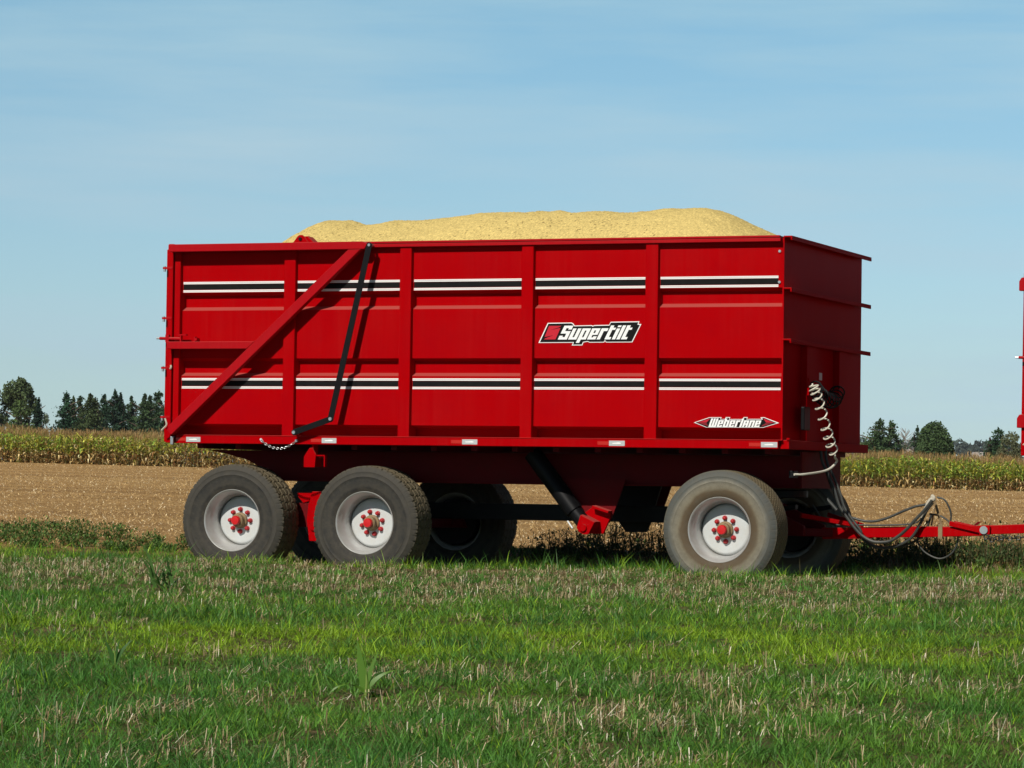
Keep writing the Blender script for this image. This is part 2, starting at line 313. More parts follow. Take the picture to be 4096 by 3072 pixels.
# logos on the panel -------------------------------------------------
def logo_pt(px, py, kx, ky, ox, oy):                    # flat artwork coordinates -> panel coordinates
    return ox+px*kx, oy-py*ky
def poly(pts, y0, y1, nm, mt, par, f): return MB().prism([f(*p) for p in pts], y0, y1).build(nm, mt, par)
GLY = {'S': [(0,8.2,6.5,10),(0,4.4,2.4,10),(0,4.3,6.5,6.1),(4.1,0,6.5,6.1),(0,0,6.5,1.8),(4.1,7.2,6.5,10),(0,0,2.4,2.8)],
 'u': [(0,0,2.4,8),(3.6,0,6,8),(0,0,6,1.7)], 'p': [(0,-2.4,2.4,8),(0,6.4,6,8),(3.6,0,6,8),(0,0,6,1.6)],
 'e': [(0,0,2.4,8),(0,6.5,6,8),(3.6,3.5,6,8),(0,3.3,6,4.6),(0,0,6,1.5),(3.6,0,6,2.3)], 'r': [(0,0,2.4,8),(0,6.0,4.8,8)],
 't': [(0,0,2.4,10),(0,6.8,4.4,8.4),(0,0,4.2,1.7)], 'i': [(0,0,2.4,7.8),(0,8.7,2.4,10)], 'l': [(0,0,2.4,10)],
 'W': [(0,0,2.3,10),(3.1,0,5.4,10),(6.2,0,8.5,10),(0,0,8.5,1.7)], 'b': [(0,0,2.4,10),(0,6.4,6,8),(3.6,0,6,8),(0,0,6,1.6)],
 'a': [(0,0,2.4,8),(3.6,0,6,8),(0,6.4,6,8),(0,2.9,6,4.3)], 'n': [(0,0,2.4,8),(3.6,0,6,8),(0,6.4,6,8)]}
def text(body, x, z, h, wid, shear, mt, par, y0):       # heavy slanted block letters, each stroke a thin plate
    adv = 0; st = []
    for ch in body:
        st.append((ch, adv)); adv += max(q[2] for q in GLY[ch])+.85
    kx = wid/(adv-.85); kz = h/10
    for ch, x0 in st:
        m = MB()
        for i, (a, b_, c, d) in enumerate(GLY[ch]):
            P = [(x+(x0+px)*kx+pz*kz*shear, z+pz*kz) for px, pz in ((a, b_), (c, b_), (c, d), (a, d))]
            m.prism(P, y0-.0002*i, y0+.0010)
        m.build('letter', mt, par)
f1 = lambda px, py: (3.948+(px-110)*(1.033/1940), 2.305-(py-522)*(.1925/372)+(px-110)*.0000016)
big = MB().prism([f1(*p) for p in [(110,522),(283,155),(735,152),(770,170),(795,208),(1120,203),(1140,215),(1165,203),(1445,200),(1475,145),(2015,140),(1995,188),(2050,190),(1885,522),(1395,522),(1368,495),(1355,522),(1075,522),(1050,505),(965,520),(945,572),(745,572),(770,522)]], .0160, .0199).build('maker_decal', WHITE, sideN)
MB().prism([f1(*p) for p in [(140,508),(296,170),(730,167),(760,185),(785,222),(1115,218),(1140,232),(1168,218),(1452,214),(1482,160),(1992,156),(1975,203),(2022,206),(1872,508),(1400,508),(1370,475),(1345,508),(1080,508),(1050,490),(955,506),(935,556),(770,556),(790,508)]], .0140, .0162).build('lettering_backing', STRB, sideN)
m_ = MB().prism([f1(*p) for p in [(312,210),(545,212),(500,240),(330,288),(530,250),(436,460),(215,460),(240,440),(400,382),(228,416)]], .0122, .0142); m_.build('emblem', DECRED, sideN)
text('Supertilt', f1(480, 0)[0], f1(0, 462)[1], .132, .695, .50, WHITE, sideN, .0132)
f2 = lambda px, py: (5.51+(px-135)*(.826/1890), 1.557-(py-268)*(.096/232)+(px-135)*.0000030)
MB().prism([f2(*p) for p in [(135,268),(485,150),(755,150),(735,190),(830,190),(850,148),(948,148),(928,192),(1225,192),(1245,148),(1335,148),(1320,190),(1650,190),(1612,155),(1695,150),(2028,278),(1680,385),(415,380)]], .0160, .0199).build('maker_decal', WHITE, sideN)
MB().prism([f2(*p) for p in [(175,268),(490,163),(735,163),(722,200),(842,200),(862,162),(930,162),(915,204),(1235,204),(1257,162),(1318,162),(1305,202),(1672,202),(1655,168),(1695,164),(1975,278),(1678,373),(425,370)]], .0140, .0162).build('lettering_backing', STRB, sideN)
for P in ([(210,268),(510,175),(420,268)], [(1680,178),(1745,272),(1940,276)]): MB().prism([f2(*p) for p in P], .0122, .0142).build('emblem', DECRED, sideN)
for P in ([(225,278),(420,276),(455,345),(400,330)], [(1740,284),(1900,284),(1640,365),(1660,330)]): MB().prism([f2(*p) for p in P], .0122, .0142).build('emblem', DECRED2, sideN)
text('Weberlane', f2(465, 0)[0], f2(0, 365)[1], .080, .492, .35, WHITE, sideN, .0132)
# tail end: door, arms, hinges ----------------------------------------
MB().box(-.035, .012, .02, 2.78, 1.33, 3.25).build('tailgate', RED, T, bevel=.006)
def door_edge(Y):
    m = MB(); m.box(.018, .070, *sorted((Y(-.045), Y(.16))), 1.32, 3.30); return m
near_far('corner_post', door_edge, RED, bevel=.006)
def arm(Y):
    s = lambda a, b: sorted((Y(a), Y(b)))
    m = MB(); m.prism([(.064, 3.213), (2.19, 3.213), (2.225, 3.268), (2.17, 3.288), (.064, 3.287)], *s(-.145, -.06))
    m.prism([(.060, 2.249), (.945, 2.249), (1.025, 2.321), (.060, 2.322)], *s(-.142, -.06))
    m.prism([(.063, 1.459), (.126, 1.397), (2.150, 3.2128), (2.019, 3.2128)], *s(-.138, -.062)); return m
arms = near_far('tailgate_arm', arm, RED2, bevel=.005)
def lug(Y):
    m = MB()
    for a, b in ((-.10, -.085), (.06, .075)):
        m.prism([(1.405, 3.287), (1.455, 3.350), (1.475, 3.364), (1.505, 3.364), (1.525, 3.350), (1.575, 3.287)], *sorted((Y(a), Y(b))))
    m.prism([(1.47, 3.29), (1.47, 3.352), (1.55, 3.352), (1.62, 3.29)], *sorted((Y(-.07), Y(.055)))); return m
near_far('pivot_lug', lug, RED, bevel=.004)
MB().tube([(1.488, -.115, 3.325), (1.488, .09, 3.325)], .016, 12).build('pivot_pin', BLACK, T, smooth=True)
def bar(p, q, w, y0, y1):
    p = Vector((p[0], p[1])); q = Vector((q[0], q[1])); d = (q-p).normalized(); nrm = Vector((-d.y, d.x))*w/2; e = d*w*.45; pts = []
    for c, sg in ((p, -1), (q, 1)):
        for k in range(7):
            a = math.pi*(k/6-.5)
            v = c+(d*math.cos(a)*sg*.9+Vector((-d.y, d.x))*math.sin(a)*sg)*w/2; pts.append((v.x, v.y))
    return MB().prism(pts, y0, y1)
lk = bar((2.243, 3.250), (1.861, 1.565), .062, -.147, -.139).build('lift_linkage', BLACK, T, bevel=.002)
MB().tube([(2.243, -.155, 3.251), (2.243, -.05, 3.251)], .014, 10).build('bolt', SILV, lk)
MB().tube([(1.861, -.158, 1.565), (1.861, -.13, 1.565)], .017, 10).build('bolt', SILV, lk)
lb = bar((1.861, 1.565), (1.467, 1.432), .058, -.137, -.129).build('lift_linkage', BLACK, T, bevel=.002)
MB().tube([(1.467, -.146, 1.432), (1.467, -.04, 1.432)], .017, 10).build('bolt', SILV, lb)
bar((2.243, 3.250), (1.861, 1.565), .062, WY+.139, WY+.147).build('lift_linkage', BLACK, T)
for z in (3.060, 2.560, 2.065, 1.575):
    h = MB().prism([(-.055, -.02), (-.045, -.045), (-.02, -.05), (.066, -.05), (.066, -.02)], z-.010, z+.010, 'z').build('hinge_bracket', RED2, T, bevel=.002)
    MB().tube([(-.028, -.035, z-.035), (-.028, -.035, z+.018)], .013, 10).build('hinge_bolt', SILV, h)
lt = MB().tube([(-.055, -.06, 2.358), (.185, -.06, 2.352)], .016, 10).build('latch_rod', RED2, T, smooth=True)
MB().tube([(-.09, -.06, 2.359), (-.05, -.06, 2.358)], .010, 8).build('pin', SILV, lt)
MB().box(.012, .05, -.075, -.02, 2.322, 2.395).build('latch_plate', RED2, lt)
MB().box(.15, .245, -.08, -.045, 2.385, 2.398).box(.175, .19, -.08, -.045, 2.32, 2.386).build('latch_plate', RED2, lt)
MB().box(.30, .315, -.02, .018, 2.325, 2.375).box(.32, .345, -.04, .018, 2.335, 2.362).build('catch', RED2, T)
MB().box(.085, .118, -.075, -.046, 1.300, 1.385).build('clamp', SILV, T, bevel=.006)
MB().tube(spline([(.064, -.15, 1.56), (.085, -.155, 1.50), (.055, -.16, 1.462), (.03, -.155, 1.44)]), .009, 6).build('tie_strap', ROPE, T)
MB().tube(spline([(.066, -.05, 2.09), (.072, -.055, 2.07), (.06, -.052, 2.055)]), .010, 6).build('tie_strap', ROPE, T)
# front ---------------------------------------------------------------
def front():
    m = MB(); m.prism([(.0, 1.318), (WY, 1.318), (WY, 3.262), (.0, 3.262)], 6.352, 6.365, 'x')
    return m
fp = MB().box(6.353, 6.368, .021, WY-.021, 1.319, 3.278).build('front_panel', RED, T)
def flange(z, y0, y1):
    m = MB(); m.box(6.368, 6.450, y0, y1, z-.004, z+.010); m.box(6.436, 6.4505, y0, y1, z-.030, z-.004); return m
for z in (3.280, 2.800, 2.326): flange(z, -.01, WY+.05).build('front_rib', RED, T, bevel=.002)
MB().box(6.368, 6.44, .0, WY+.03, 1.318, 1.40).build('front_rib', RED, T, bevel=.003)
for a, b in ((.61, .96), (1.75, 2.03)):
    MB().box(6.368, 6.43, a, b, 1.402, 2.294).build('front_channel', RED, T, bevel=.004)
MB().box(6.42, 6.45, -.02, .05, 1.402, 1.42).build('corner_plate', RED, T)
for z in (3.148, 2.862): MB().tube([(6.326, .006, z), (6.326, .03, z)], .013, 10).build('bolt', SILV, T)
MB().box(6.4310, 6.4335, 1.02, 1.12, 1.99, 2.06).build('warning_plate', GREYP, T)
# floor, chassis -------------------------------------------------------
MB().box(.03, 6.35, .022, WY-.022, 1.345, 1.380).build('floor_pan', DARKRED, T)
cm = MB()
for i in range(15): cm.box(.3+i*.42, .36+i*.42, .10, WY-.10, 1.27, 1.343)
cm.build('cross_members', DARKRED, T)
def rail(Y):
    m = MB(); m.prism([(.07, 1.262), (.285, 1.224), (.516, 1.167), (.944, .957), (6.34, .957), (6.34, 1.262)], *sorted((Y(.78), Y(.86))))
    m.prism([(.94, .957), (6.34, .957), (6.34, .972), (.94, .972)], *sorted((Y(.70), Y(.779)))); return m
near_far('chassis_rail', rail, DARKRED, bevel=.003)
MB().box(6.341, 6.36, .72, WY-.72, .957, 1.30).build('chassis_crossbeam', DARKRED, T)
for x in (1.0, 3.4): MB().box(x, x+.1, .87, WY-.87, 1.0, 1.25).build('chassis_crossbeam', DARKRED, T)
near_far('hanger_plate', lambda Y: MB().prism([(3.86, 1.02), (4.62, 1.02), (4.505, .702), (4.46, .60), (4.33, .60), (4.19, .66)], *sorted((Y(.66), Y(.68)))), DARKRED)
MB().prism([(4.05, 1.02), (4.588, 1.02), (4.461, .598), (4.42, .496), (4.205, .492), (4.124, .599)], 1.88, 1.92).build('hanger_plate', BLACK, T)
cy = MB().tube([(3.68, .60, 1.26), (4.13, .58, .705)], .088, 20).build('lift_cylinder', BLACK, T, smooth=True)
MB().tube([(4.10, .581, .742), (4.25, .575, .57)], .072, 20).build('cylinder_barrel', BLACK, cy, smooth=True)
br = MB().prism([(4.197, .548), (4.235, .672), (4.380, .604), (4.320, .492), (4.30, .484), (4.265, .486), (4.22, .51)], .46, .49)
br.prism([(4.205, .684), (4.321, .767), (4.488, .716), (4.476, .642), (4.41, .493), (4.30, .489), (4.365, .610)], .63, .66)
br.prism([(4.235, .676), (4.38, .608), (4.32, .497), (4.30, .49)], .491, .629)
br.prism([(4.323, .765), (4.490, .714), (4.481, .69), (4.315, .74)], .55, .629)
bro = br.build('trunnion_bracket', RED, T, bevel=.003)
MB().tube([(4.265, .44, .55), (4.265, .462, .55)], .036, 16).build('pin_boss', RED, bro, smooth=True)
MB().tube([(4.09, .50, .61), (4.15, .48, .54)], .009, 8).build('hose_fitting', GREYP, bro, smooth=True)
MB().box(2.0, 5.55, 1.35, 1.47, .60, .762).build('tie_beam', BLACK, T, bevel=.006)
MB().tube([(3.80, 1.2, .90), (3.80, 1.2, .76)], .012, 6).build('hose_stub', RUBH, T)
# red bracket and guide above the rear bogie
MB().prism([(1.529, 1.094), (1.529, 1.198), (1.588, 1.284), (1.618, 1.284), (1.659, 1.219), (1.647, 1.094)], -.03, -.01).box(1.529, 1.645, -.009, .14, 1.10, 1.19).build('body_guide', RED, T, bevel=.003)
MB().box(1.660, 1.750, -.02, .03, 1.203, 1.216).box(1.739, 1.752, -.02, .03, 1.10, 1.2025).box(1.60, 1.62, .0, .10, 1.19, 1.317).build('guide_hook', RED, T)
# suspension
def susp(Y):
    s = lambda a, b: sorted((Y(a), Y(b)))
    m = MB(); m.prism([(1.371, .856), (1.467, .857), (1.49, .60), (1.46, .362), (1.345, .364), (1.315, .57), (1.33, .72)], *s(.52, .56))
    m.prism([(1.186, .840), (1.371, .846), (1.32, .76), (1.254, .739), (1.20, .80)], *s(.561, .60)); return m
near_far('bogie_hanger', susp, RED, bevel=.003)
MB().tube([(1.395, .50, .51), (1.395, .60, .51)], .042, 16).build('bogie_pin', RED, T, smooth=True)
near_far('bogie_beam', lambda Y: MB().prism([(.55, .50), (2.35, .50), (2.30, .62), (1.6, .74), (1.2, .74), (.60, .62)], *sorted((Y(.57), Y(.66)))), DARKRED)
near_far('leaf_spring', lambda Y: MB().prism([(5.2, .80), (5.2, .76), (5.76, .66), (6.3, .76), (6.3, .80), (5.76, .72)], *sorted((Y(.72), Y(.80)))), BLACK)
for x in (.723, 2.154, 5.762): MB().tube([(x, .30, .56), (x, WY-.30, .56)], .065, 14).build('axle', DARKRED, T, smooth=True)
MB().lathe([(.0, -.04), (.42, -.04), (.45, -.03), (.45, .03), (.42, .04), (.0, .04)], (0, 0, 0), 36).build('turntable_ring', BLACK, T).matrix_local = Matrix.Translation((5.762, 1.4, .90)) @ Matrix.Rotation(math.pi/2, 4, 'X')
MB().prism([(5.1, .56), (6.30, .50), (6.30, .60), (5.76, .86), (5.2, .86)], 1.0, 1.06).build('turntable_frame', DARKRED, T)
MB().prism([(5.1, .56), (6.30, .50), (6.30, .60), (5.76, .86), (5.2, .86)], 1.74, 1.80).build('turntable_frame', DARKRED, T)
# drawbar
db = MB(); db.prism([(6.39, .483), (6.86, .496), (6.845, .485), (6.39, .472)], 1.335, 1.47)
db.prism([(6.39, .4835), (7.37, .509), (7.93, .532), (7.96, .575), (7.652, .613), (7.37, .612), (6.39, .581)], 1.33, 1.475)
dbo = db.build('drawbar', RED, T, bevel=.006)
MB().prism([(7.645, .668), (7.640, .622), (7.93, .560), (7.93, .536), (8.03, .55), (8.03, .636), (7.86, .625)], 1.30, 1.325).prism([(7.645, .668), (7.640, .622), (7.93, .560), (7.93, .536), (8.03, .55), (8.03, .636), (7.86, .625)], 1.48, 1.505).build('clevis_plate', RED, dbo, bevel=.003)
MB().prism([(7.975, .545), (9.3, .612), (9.3, .705), (7.975, .630)], 1.345, 1.455).build('drawbar_extension', RED, T, bevel=.006)
MB().tube([(7.974, 1.285, .588), (7.974, 1.52, .588)], .038, 20).build('drawbar_pin', SILV, T, smooth=True)
for sg in (-1, 1):
    MB().tube([(6.48, 1.4+sg*.06, .53), (5.80, 1.4+sg*.62, .55)], .05, 4).build('drawbar_strut', DARKRED, T)
    MB().tube([(6.74, 1.4+sg*.10, .61), (6.30, 1.4+sg*.5, .70)], .028, 4).build('drawbar_strut', RED, T)
MB().prism([(7.84, .628), (7.885, .665), (7.93, .667), (7.90, .655), (7.87, .628)], 1.44, 1.47).build('latch_handle', DARKRED, dbo)
# hose stand, hoses
st = MB().tube([(7.47, 1.40, .87), (7.545, 1.40, .62)], .014, 6).tube([(7.46, 1.46, .79), (7.43, 1.46, .62)], .009, 6).box(7.53, 7.57, 1.32, 1.329, .50, .64).build('hose_stand', GREASE, T)
MB().tube(spline([(7.37, 1.3, .70), (7.42, 1.28, .78), (7.46, 1.26, .845), (7.50, 1.26, .885), (7.475, 1.26, .905)]), [.022]*12+[.026]*12+[.018]*9, 8).build('tape_wrap', ROPE, T, smooth=True)
def hose(pts, y, r, mt=RUBH, ys=None, nm='hydraulic_hose'):
    P = spline([(a, (y if ys is None else ys[i]), b) for i, (a, b) in enumerate(pts)], 5)
    return MB().tube(P, r, 8).build(nm, mt, T, smooth=True)
hA = [(6.40, 1.38), (6.42, 1.22), (6.486, 1.088), (6.55, .934), (6.596, .797), (6.677, .678), (6.757, .577), (6.829, .51), (6.917, .464), (6.996, .455), (7.093, .468), (7.188, .525), (7.266, .595), (7.344, .681), (7.404, .742), (7.455, .802), (7.498, .862)]
hose(hA, 1.2, .0155); hose([(a+.03, b-.015) for a, b in hA[:7]]+[(6.80, .50), (6.90, .425), (7.02, .40), (7.16, .43), (7.28, .50), (7.36, .62), (7.43, .76), (7.49, .84)], 1.27, .0145)
hose([(6.42, 1.16), (6.50, .95), (6.64, .72), (6.729, .674), (6.827, .653), (6.924, .654), (7.047, .688), (7.178, .746), (7.309, .799), (7.41, .820), (7.49, .86)], 1.3, .0125)
hose([(6.767, .466), (6.874, .412), (6.998, .396), (7.131, .417), (7.262, .467), (7.36, .56), (7.42, .72)], 1.5, .012)
hose([(7.497, .89), (7.563, .872), (7.607, .813), (7.634, .736), (7.63, .659)], 1.4, .009)
hose([(7.30, .62), (7.304, .508), (7.323, .431), (7.393, .356), (7.516, .307), (7.62, .344), (7.68, .422), (7.697, .516), (7.66, .60), (7.60, .67), (7.52, .715), (7.42, .73)], 1.42, .009)
hose([(6.30, .80), (6.45, .63), (6.75, .615), (7.05, .618), (7.30, .64), (7.38, .70)], 1.31, .008)
MB().tube([(6.50, 1.1, .86), (6.60, 1.1, .755)], .018, 8).build('hose_coupler', RUBH, T, smooth=True)
def coil(path, rad, turns, r, nm, mt):
    P = spline(path, 12); n = len(P); out = []; N = turns*14
    t = None
    for k in range(N+1):
        f = k/N*(n-1); i = min(int(f), n-2); p = P[i].lerp(P[i+1], f-i); d = (P[i+1]-P[i]).normalized()
        a = Vector((1, 0, 0)); a = (a-d*a.dot(d)).normalized(); b = d.cross(a); th = 2*math.pi*turns*k/N
        e = min(1, k/10, (N-k)/10)
        out.append(p+(a*math.cos(th)+b*math.sin(th))*rad*e)
    return MB().tube(out, r, 7).build(nm, mt, T, smooth=True)
coil([(6.56, .33, 1.93), (6.60, .38, 1.80), (6.63, .60, 1.50), (6.65, .82, 1.255)], .048, 10, .0078, 'coiled_air_line', COILW)
MB().tube(spline([(6.65, .82, 1.255), (6.65, .88, 1.21), (6.60, .72, 1.13), (6.50, .36, 1.09), (6.42, .25, 1.085)]), .0115, 8).build('air_line', COILW, T, smooth=True)
coil([(6.50, .55, 1.92), (6.52, .85, 1.82), (6.52, 1.20, 1.80), (6.48, 1.55, 1.93)], .07, 11, .008, 'coiled_cable', BLACK)
MB().box(6.46, 6.475, .52, .56, 1.83, 1.99).build('valve_lever', RED, T)
MB().box(6.431, 6.47, .40, .60, 1.50, 1.72).build('valve_block', BLACK, T, bevel=.01)
MB().box(6.361, 6.41, .27, .42, 1.05, 1.12).build('socket', BLACK, T, bevel=.006)
# chains
def chain(p, q, sag, n, r, nm, mt, rr=.0045, par=None):
    m = MB(); p = Vector(p); q = Vector(q)
    pt = lambda t: p.lerp(q, t)-Vector((0, 0, sag*4*t*(1-t)))
    for i in range(n):
        a = pt(i/n); b = pt((i+1)/n); c = (a+b)/2; d = (b-a).normalized(); up = Vector((0, 1, 0)) if i % 2 else d.cross(Vector((0, 1, 0))).normalized()
        L_ = (b-a).length*.62; pts = [c+d*math.cos(2*math.pi*k/10)*L_+up*math.sin(2*math.pi*k/10)*r for k in range(11)]
        m.tube(pts, rr, 5, cap=False)
    return m.build(nm, mt, par or T, smooth=True)
chain((1.075, -.055, 1.355), (1.455, -.055, 1.348), .078, 18, .009, 'retaining_chain', SILV, .0035)
MB().tube([(1.075, -.06, 1.362), (1.075, -.03, 1.355)], .012, 8).build('chain_anchor', SILV, T)
MB().tube([(1.457, -.06, 1.352), (1.457, -.03, 1.352)], .014, 8).build('chain_anchor', SILV, T)
chain((7.985, 1.30, .535), (8.12, 1.30, .52), .03, 5, .022, 'safety_chain', CHAINM, .007); chain((8.12, 1.30, .52), (8.60, 1.34, .60), .03, 12, .018, 'safety_chain', CHAINM, .006)
# ---------------------------------------------------------------- wheels
def tyre_mesh(front):
    pr = [(.300, -.195), (.312, -.205), (.36, -.214), (.42, -.219), (.445, -.218), (.450, -.2215), (.456, -.218), (.49, -.213), (.497, -.2155), (.505, -.210), (.53, -.198), (.5445, -.184)]
    tr = [(.555, y) for y in np.linspace(-.176, .176, 45)]
    prof_ = pr+[(r+.004*(1-(y/.176)**2), y) for r, y in tr]+[(r, -y) for r, y in reversed(pr)]
    n0 = len(pr)
    def fn(r, y, a, j):
        k = a/(2*math.pi)
        if n0 <= j < n0+45:
            yy = y+.176
            if front:                                     # worn rib tread with rows of little pockets
                row = yy/.352*9; ph = (k*90+.5*(int(row) % 2)) % 1
                if abs(row % 1-.5) < .22 and ph < .34: r -= .012
            else:                                         # block tread
                g = min(abs(y+.09), abs(y), abs(y-.09))
                if g < .005: r -= .012
                b = int((y+.2)/.09); ph = (k*44+.5*(b % 2)+.25*math.sin(yy*40)) % 1
                if ph < .13: r -= .011
                if abs(y) > .150 and (k*60) % 1 < .14: r -= .008
        elif j in (n0-1, len(prof_)-n0, n0-2, len(prof_)-n0+1):
            if (k*(76 if front else 60)) % 1 < .14: r -= .005
        return r, y
    return MB().lathe(prof_, seg=720 if front else 528, fn=fn)
def wheel(front, name='wheel'):
    w = empty(name); w.parent = T
    ty = tyre_mesh(front).build('tyre', TYRE_F if front else TYRE_R, w, smooth='all')
    e = ty.modifiers.new('es', 'EDGE_SPLIT'); e.split_angle = math.radians(40)
    rim = MB().lathe([(.306, -.192), (.309, -.199), (.304, -.204), (.297, -.200), (.290, -.186), (.287, -.165), (.279, -.156), (.275, -.125), (.266, -.112), (.262, -.06), (.250, -.035), (.246, 0.0), (.244, .06), (.262, .14), (.29, .19), (.30, .195)], seg=96).build('rim', RIMS, w, smooth=True)
    MB().lathe([(.2455, .05), (.236, .02), (.222, .004), (.21, -.001), (.14, -.003), (.08, -.0035), (.06, -.01), (.0, -.01)], seg=72).build('wheel_disc', RIMW, w, smooth=True)
    MB().lathe([(.0, .075), (.225, .075), (.243, .085), (.243, .185), (.235, .20), (.0, .20)], seg=48).build('dark_backing', BLACK, w, smooth=True)  # black backing added to keep the inner side of the far rims dark
    hub = MB().lathe([(.078, -.0045), (.078, -.03), (.062, -.04), (.058, -.075), (.062, -.078), (.062, -.093), (.052, -.097), (.050, -.100), (.0, -.100)], seg=32).build('hub', GREASE, w, smooth=True)
    MB().lathe([(.045, -.1005), (.045, -.130), (.040, -.138), (.0, -.140)], seg=28).build('hub_cap', mat_cap, hub, smooth=True)
    for k in range(8):
        a = 2*math.pi*k/8+.2
        MB().lathe([(.024, -.0045), (.024, -.010), (.019, -.011), (.019, -.036), (.012, -.044), (.0, -.046)], (.110*math.cos(a), 0, .110*math.sin(a)), 10).build('wheel_nut', HUBR, w, smooth=True)
    return w
mat_cap = mat('bright_red_cap', (.60, .006, .008), .4, var=.4, vscale=30, col2=(.4, .01, .01))
def place(w, x, far, rot):
    y = .245 if not far else WY-.245
    w.matrix_local = Matrix.Translation((x, y, .56)) @ Matrix.Rotation(math.pi if far else 0, 4, 'Z') @ Matrix.Rotation(rot, 4, 'Y')
    return w
w0 = wheel(False); place(w0, .723, False, .2)
for x, far, rot in ((2.154, False, .75), (.723, True, .4), (2.154, True, 1.1)): place(copy_tree(w0, T), x, far, rot)
w1 = wheel(True); place(w1, 5.762, False, .15); place(copy_tree(w1, T), 5.762, True, .5)
# ---------------------------------------------------------------- grain heap
H = [(.60, 3.12), (.82, 3.30), (.87, 3.41), (.93, 3.50), (1.03, 3.582), (1.163, 3.627), (1.35, 3.619), (1.537, 3.565), (1.695, 3.582), (1.931, 3.619), (2.141, 3.628), (2.401, 3.65), (2.505, 3.641), (2.711, 3.666), (2.994, 3.68), (3.249, 3.676), (3.427, 3.685), (3.554, 3.67), (3.68, 3.68), (3.806, 3.649), (4.057, 3.673), (4.232, 3.665), (4.431, 3.643), (4.628, 3.672), (4.825, 3.69), (4.972, 3.68), (5.192, 3.688), (5.314, 3.669), (5.484, 3.601), (5.654, 3.517), (5.872, 3.414), (6.345, 3.16)]
hx = np.array([h[0] for h in H]); hz = np.array([h[1] for h in H])
nx, ny = 700, 240; X = np.linspace(.22, 6.345, nx); Yv = np.linspace(.215, WY-.215, ny); XX, YY = np.meshgrid(X, Yv, indexing='ij')
ridge = np.interp(XX, hx, hz); v = np.abs((YY-1.4)/1.185)
ZZ = ridge-(ridge-3.17)*np.clip(v, 0, 1)**1.7
ZZ += (vnoise(XX, YY, .45, 3)-.5)*.05*(1-v)+(vnoise(XX, YY, .045, 4)-.5)*.006+(vnoise(XX, YY, .16, 44)-.5)*.016+R.normal(0, .0026, ZZ.shape)
ZZ = np.minimum(ZZ, 3.16+np.minimum(XX-.2, 6.37-XX)*1.2)
V = np.stack([XX, YY, ZZ], -1).reshape(-1, 3); ii = (np.arange(nx-1)[:, None]*ny+np.arange(ny-1)[None]).ravel()
col = np.empty((len(V), 3)); col[:] = (.66, .505, .185); col *= (1+R.normal(0, .15, (len(V), 1)))
bits = (vnoise(V[:, 0], V[:, 1], .013, 5) > .88) & (vnoise(V[:, 0], V[:, 1], .5, 6)+.22*np.clip((3.2-V[:, 0])/2, 0, 1) > .34); col[bits] = (.22, .15, .05)
GH = quads('grain_heap', V, np.stack([ii, ii+ny, ii+ny+1, ii+1], 1), col, leafmat('yellow_grain', 0, .8, .2), smooth=False)
tag(GH, 'long heap of pale yellow beans rising above the red trailer sides', 'grain', kind='stuff')
# ---------------------------------------------------------------- second trailer at the right edge
T2 = copy_tree(T); px_, py_ = pos(33.2, 5.365); T2.location = (px_, py_, 0.0); T2.rotation_euler = (0, .008, math.radians(-1.0))
for o in list(T2.children):
    if o.name.startswith('hinge_bracket'):
        for q in list(o.children): bpy.data.objects.remove(q)
        bpy.data.objects.remove(o)
for z in (3.13, 1.69):
    MB().prism([(-.075, z-.07), (.03, z-.07), (.03, z+.02), (-.005, z+.075), (-.05, z+.07), (-.075, z+.03)], -.02, .05).build('hinge_lug', RED2, T2, bevel=.008)
T2['label'] = 'second red grain trailer, only its rear edge and hinges showing at the right border'
# ---------------------------------------------------------------- grass, straw, weeds
GR = leafmat('grass_blade', .35, .5, .35); ST = leafmat('dry_straw', .15, .6, .4)
def scatter(n, s0, s1, p=1.0, margin=1.3):
    u_ = R.random(n); q = 1-p
    s = (s0**q+u_*(s1**q-s0**q))**(1/q) if abs(q) > 1e-6 else s0*(s1/s0)**u_
    t = (R.random(n)*2-1)*(s*.178+margin); x = CAM[0]-math.sin(YAW)*s+math.cos(YAW)*t; y = CAM[1]+math.cos(YAW)*s+math.sin(YAW)*t
    return s, t, x, y
N = 1450000
BP = 15; nt0 = N//BP; s, t, x, y = scatter(nt0, 8.2, 38.5, .75)
tsz = .5+1.0*R.random(nt0)**2.2; tcol = R.random(nt0); tph = R.random(nt0)*6.283; REPI = np.repeat(np.arange(nt0), BP); s, t, tsz, tcol = s[REPI], t[REPI], tsz[REPI], tcol[REPI]
baz = R.random(len(REPI))*6.283; br_ = np.abs(R.normal(0, .017, len(REPI)))*tsz*np.interp(s, [9, 36], [1, 1.5]); x = x[REPI]+np.cos(baz)*br_; y = y[REPI]+np.sin(baz)*br_; N = len(x)
sb = s+.8*(vnoise(x, y, 1.1, 1)-.5)*s*.12+(vnoise(x, y, .35, 2)-.5)*.6
yb = y+(vnoise(x, y, .7, 31)-.5)*.9; band = np.where(yb > -.9, .75, np.interp(sb, [9, 13.6, 14.8, 17.0, 18.0, 21.0, 22.5], [.1, .1, .9, .9, .3, .25, 0.]))     # yellow-green share
dens = np.where(yb > -.9, np.interp(yb, [-.9, 3.6, 4.6, 5.4], [1, 1, .5, .03]), np.interp(sb, [9, 14, 17, 21, 23, 29], [.75, .95, 1, .88, .42, .34]))
tuft = vnoise(x, y, .28, 7)*.6+vnoise(x, y, .11, 8)*.4
keep = np.repeat(R.random(nt0), BP) < np.clip(dens*(.25+1.35*tuft), 0, 1); under = (y > .25) & (y < 6) & (x < 8); keep &= ~(under & (R.random(N) < .75))
s, t, x, y, band, tuft, tsz, tcol, baz = [a[keep] for a in (s, t, x, y, band, tuft, tsz, tcol, baz)]; N = len(s)
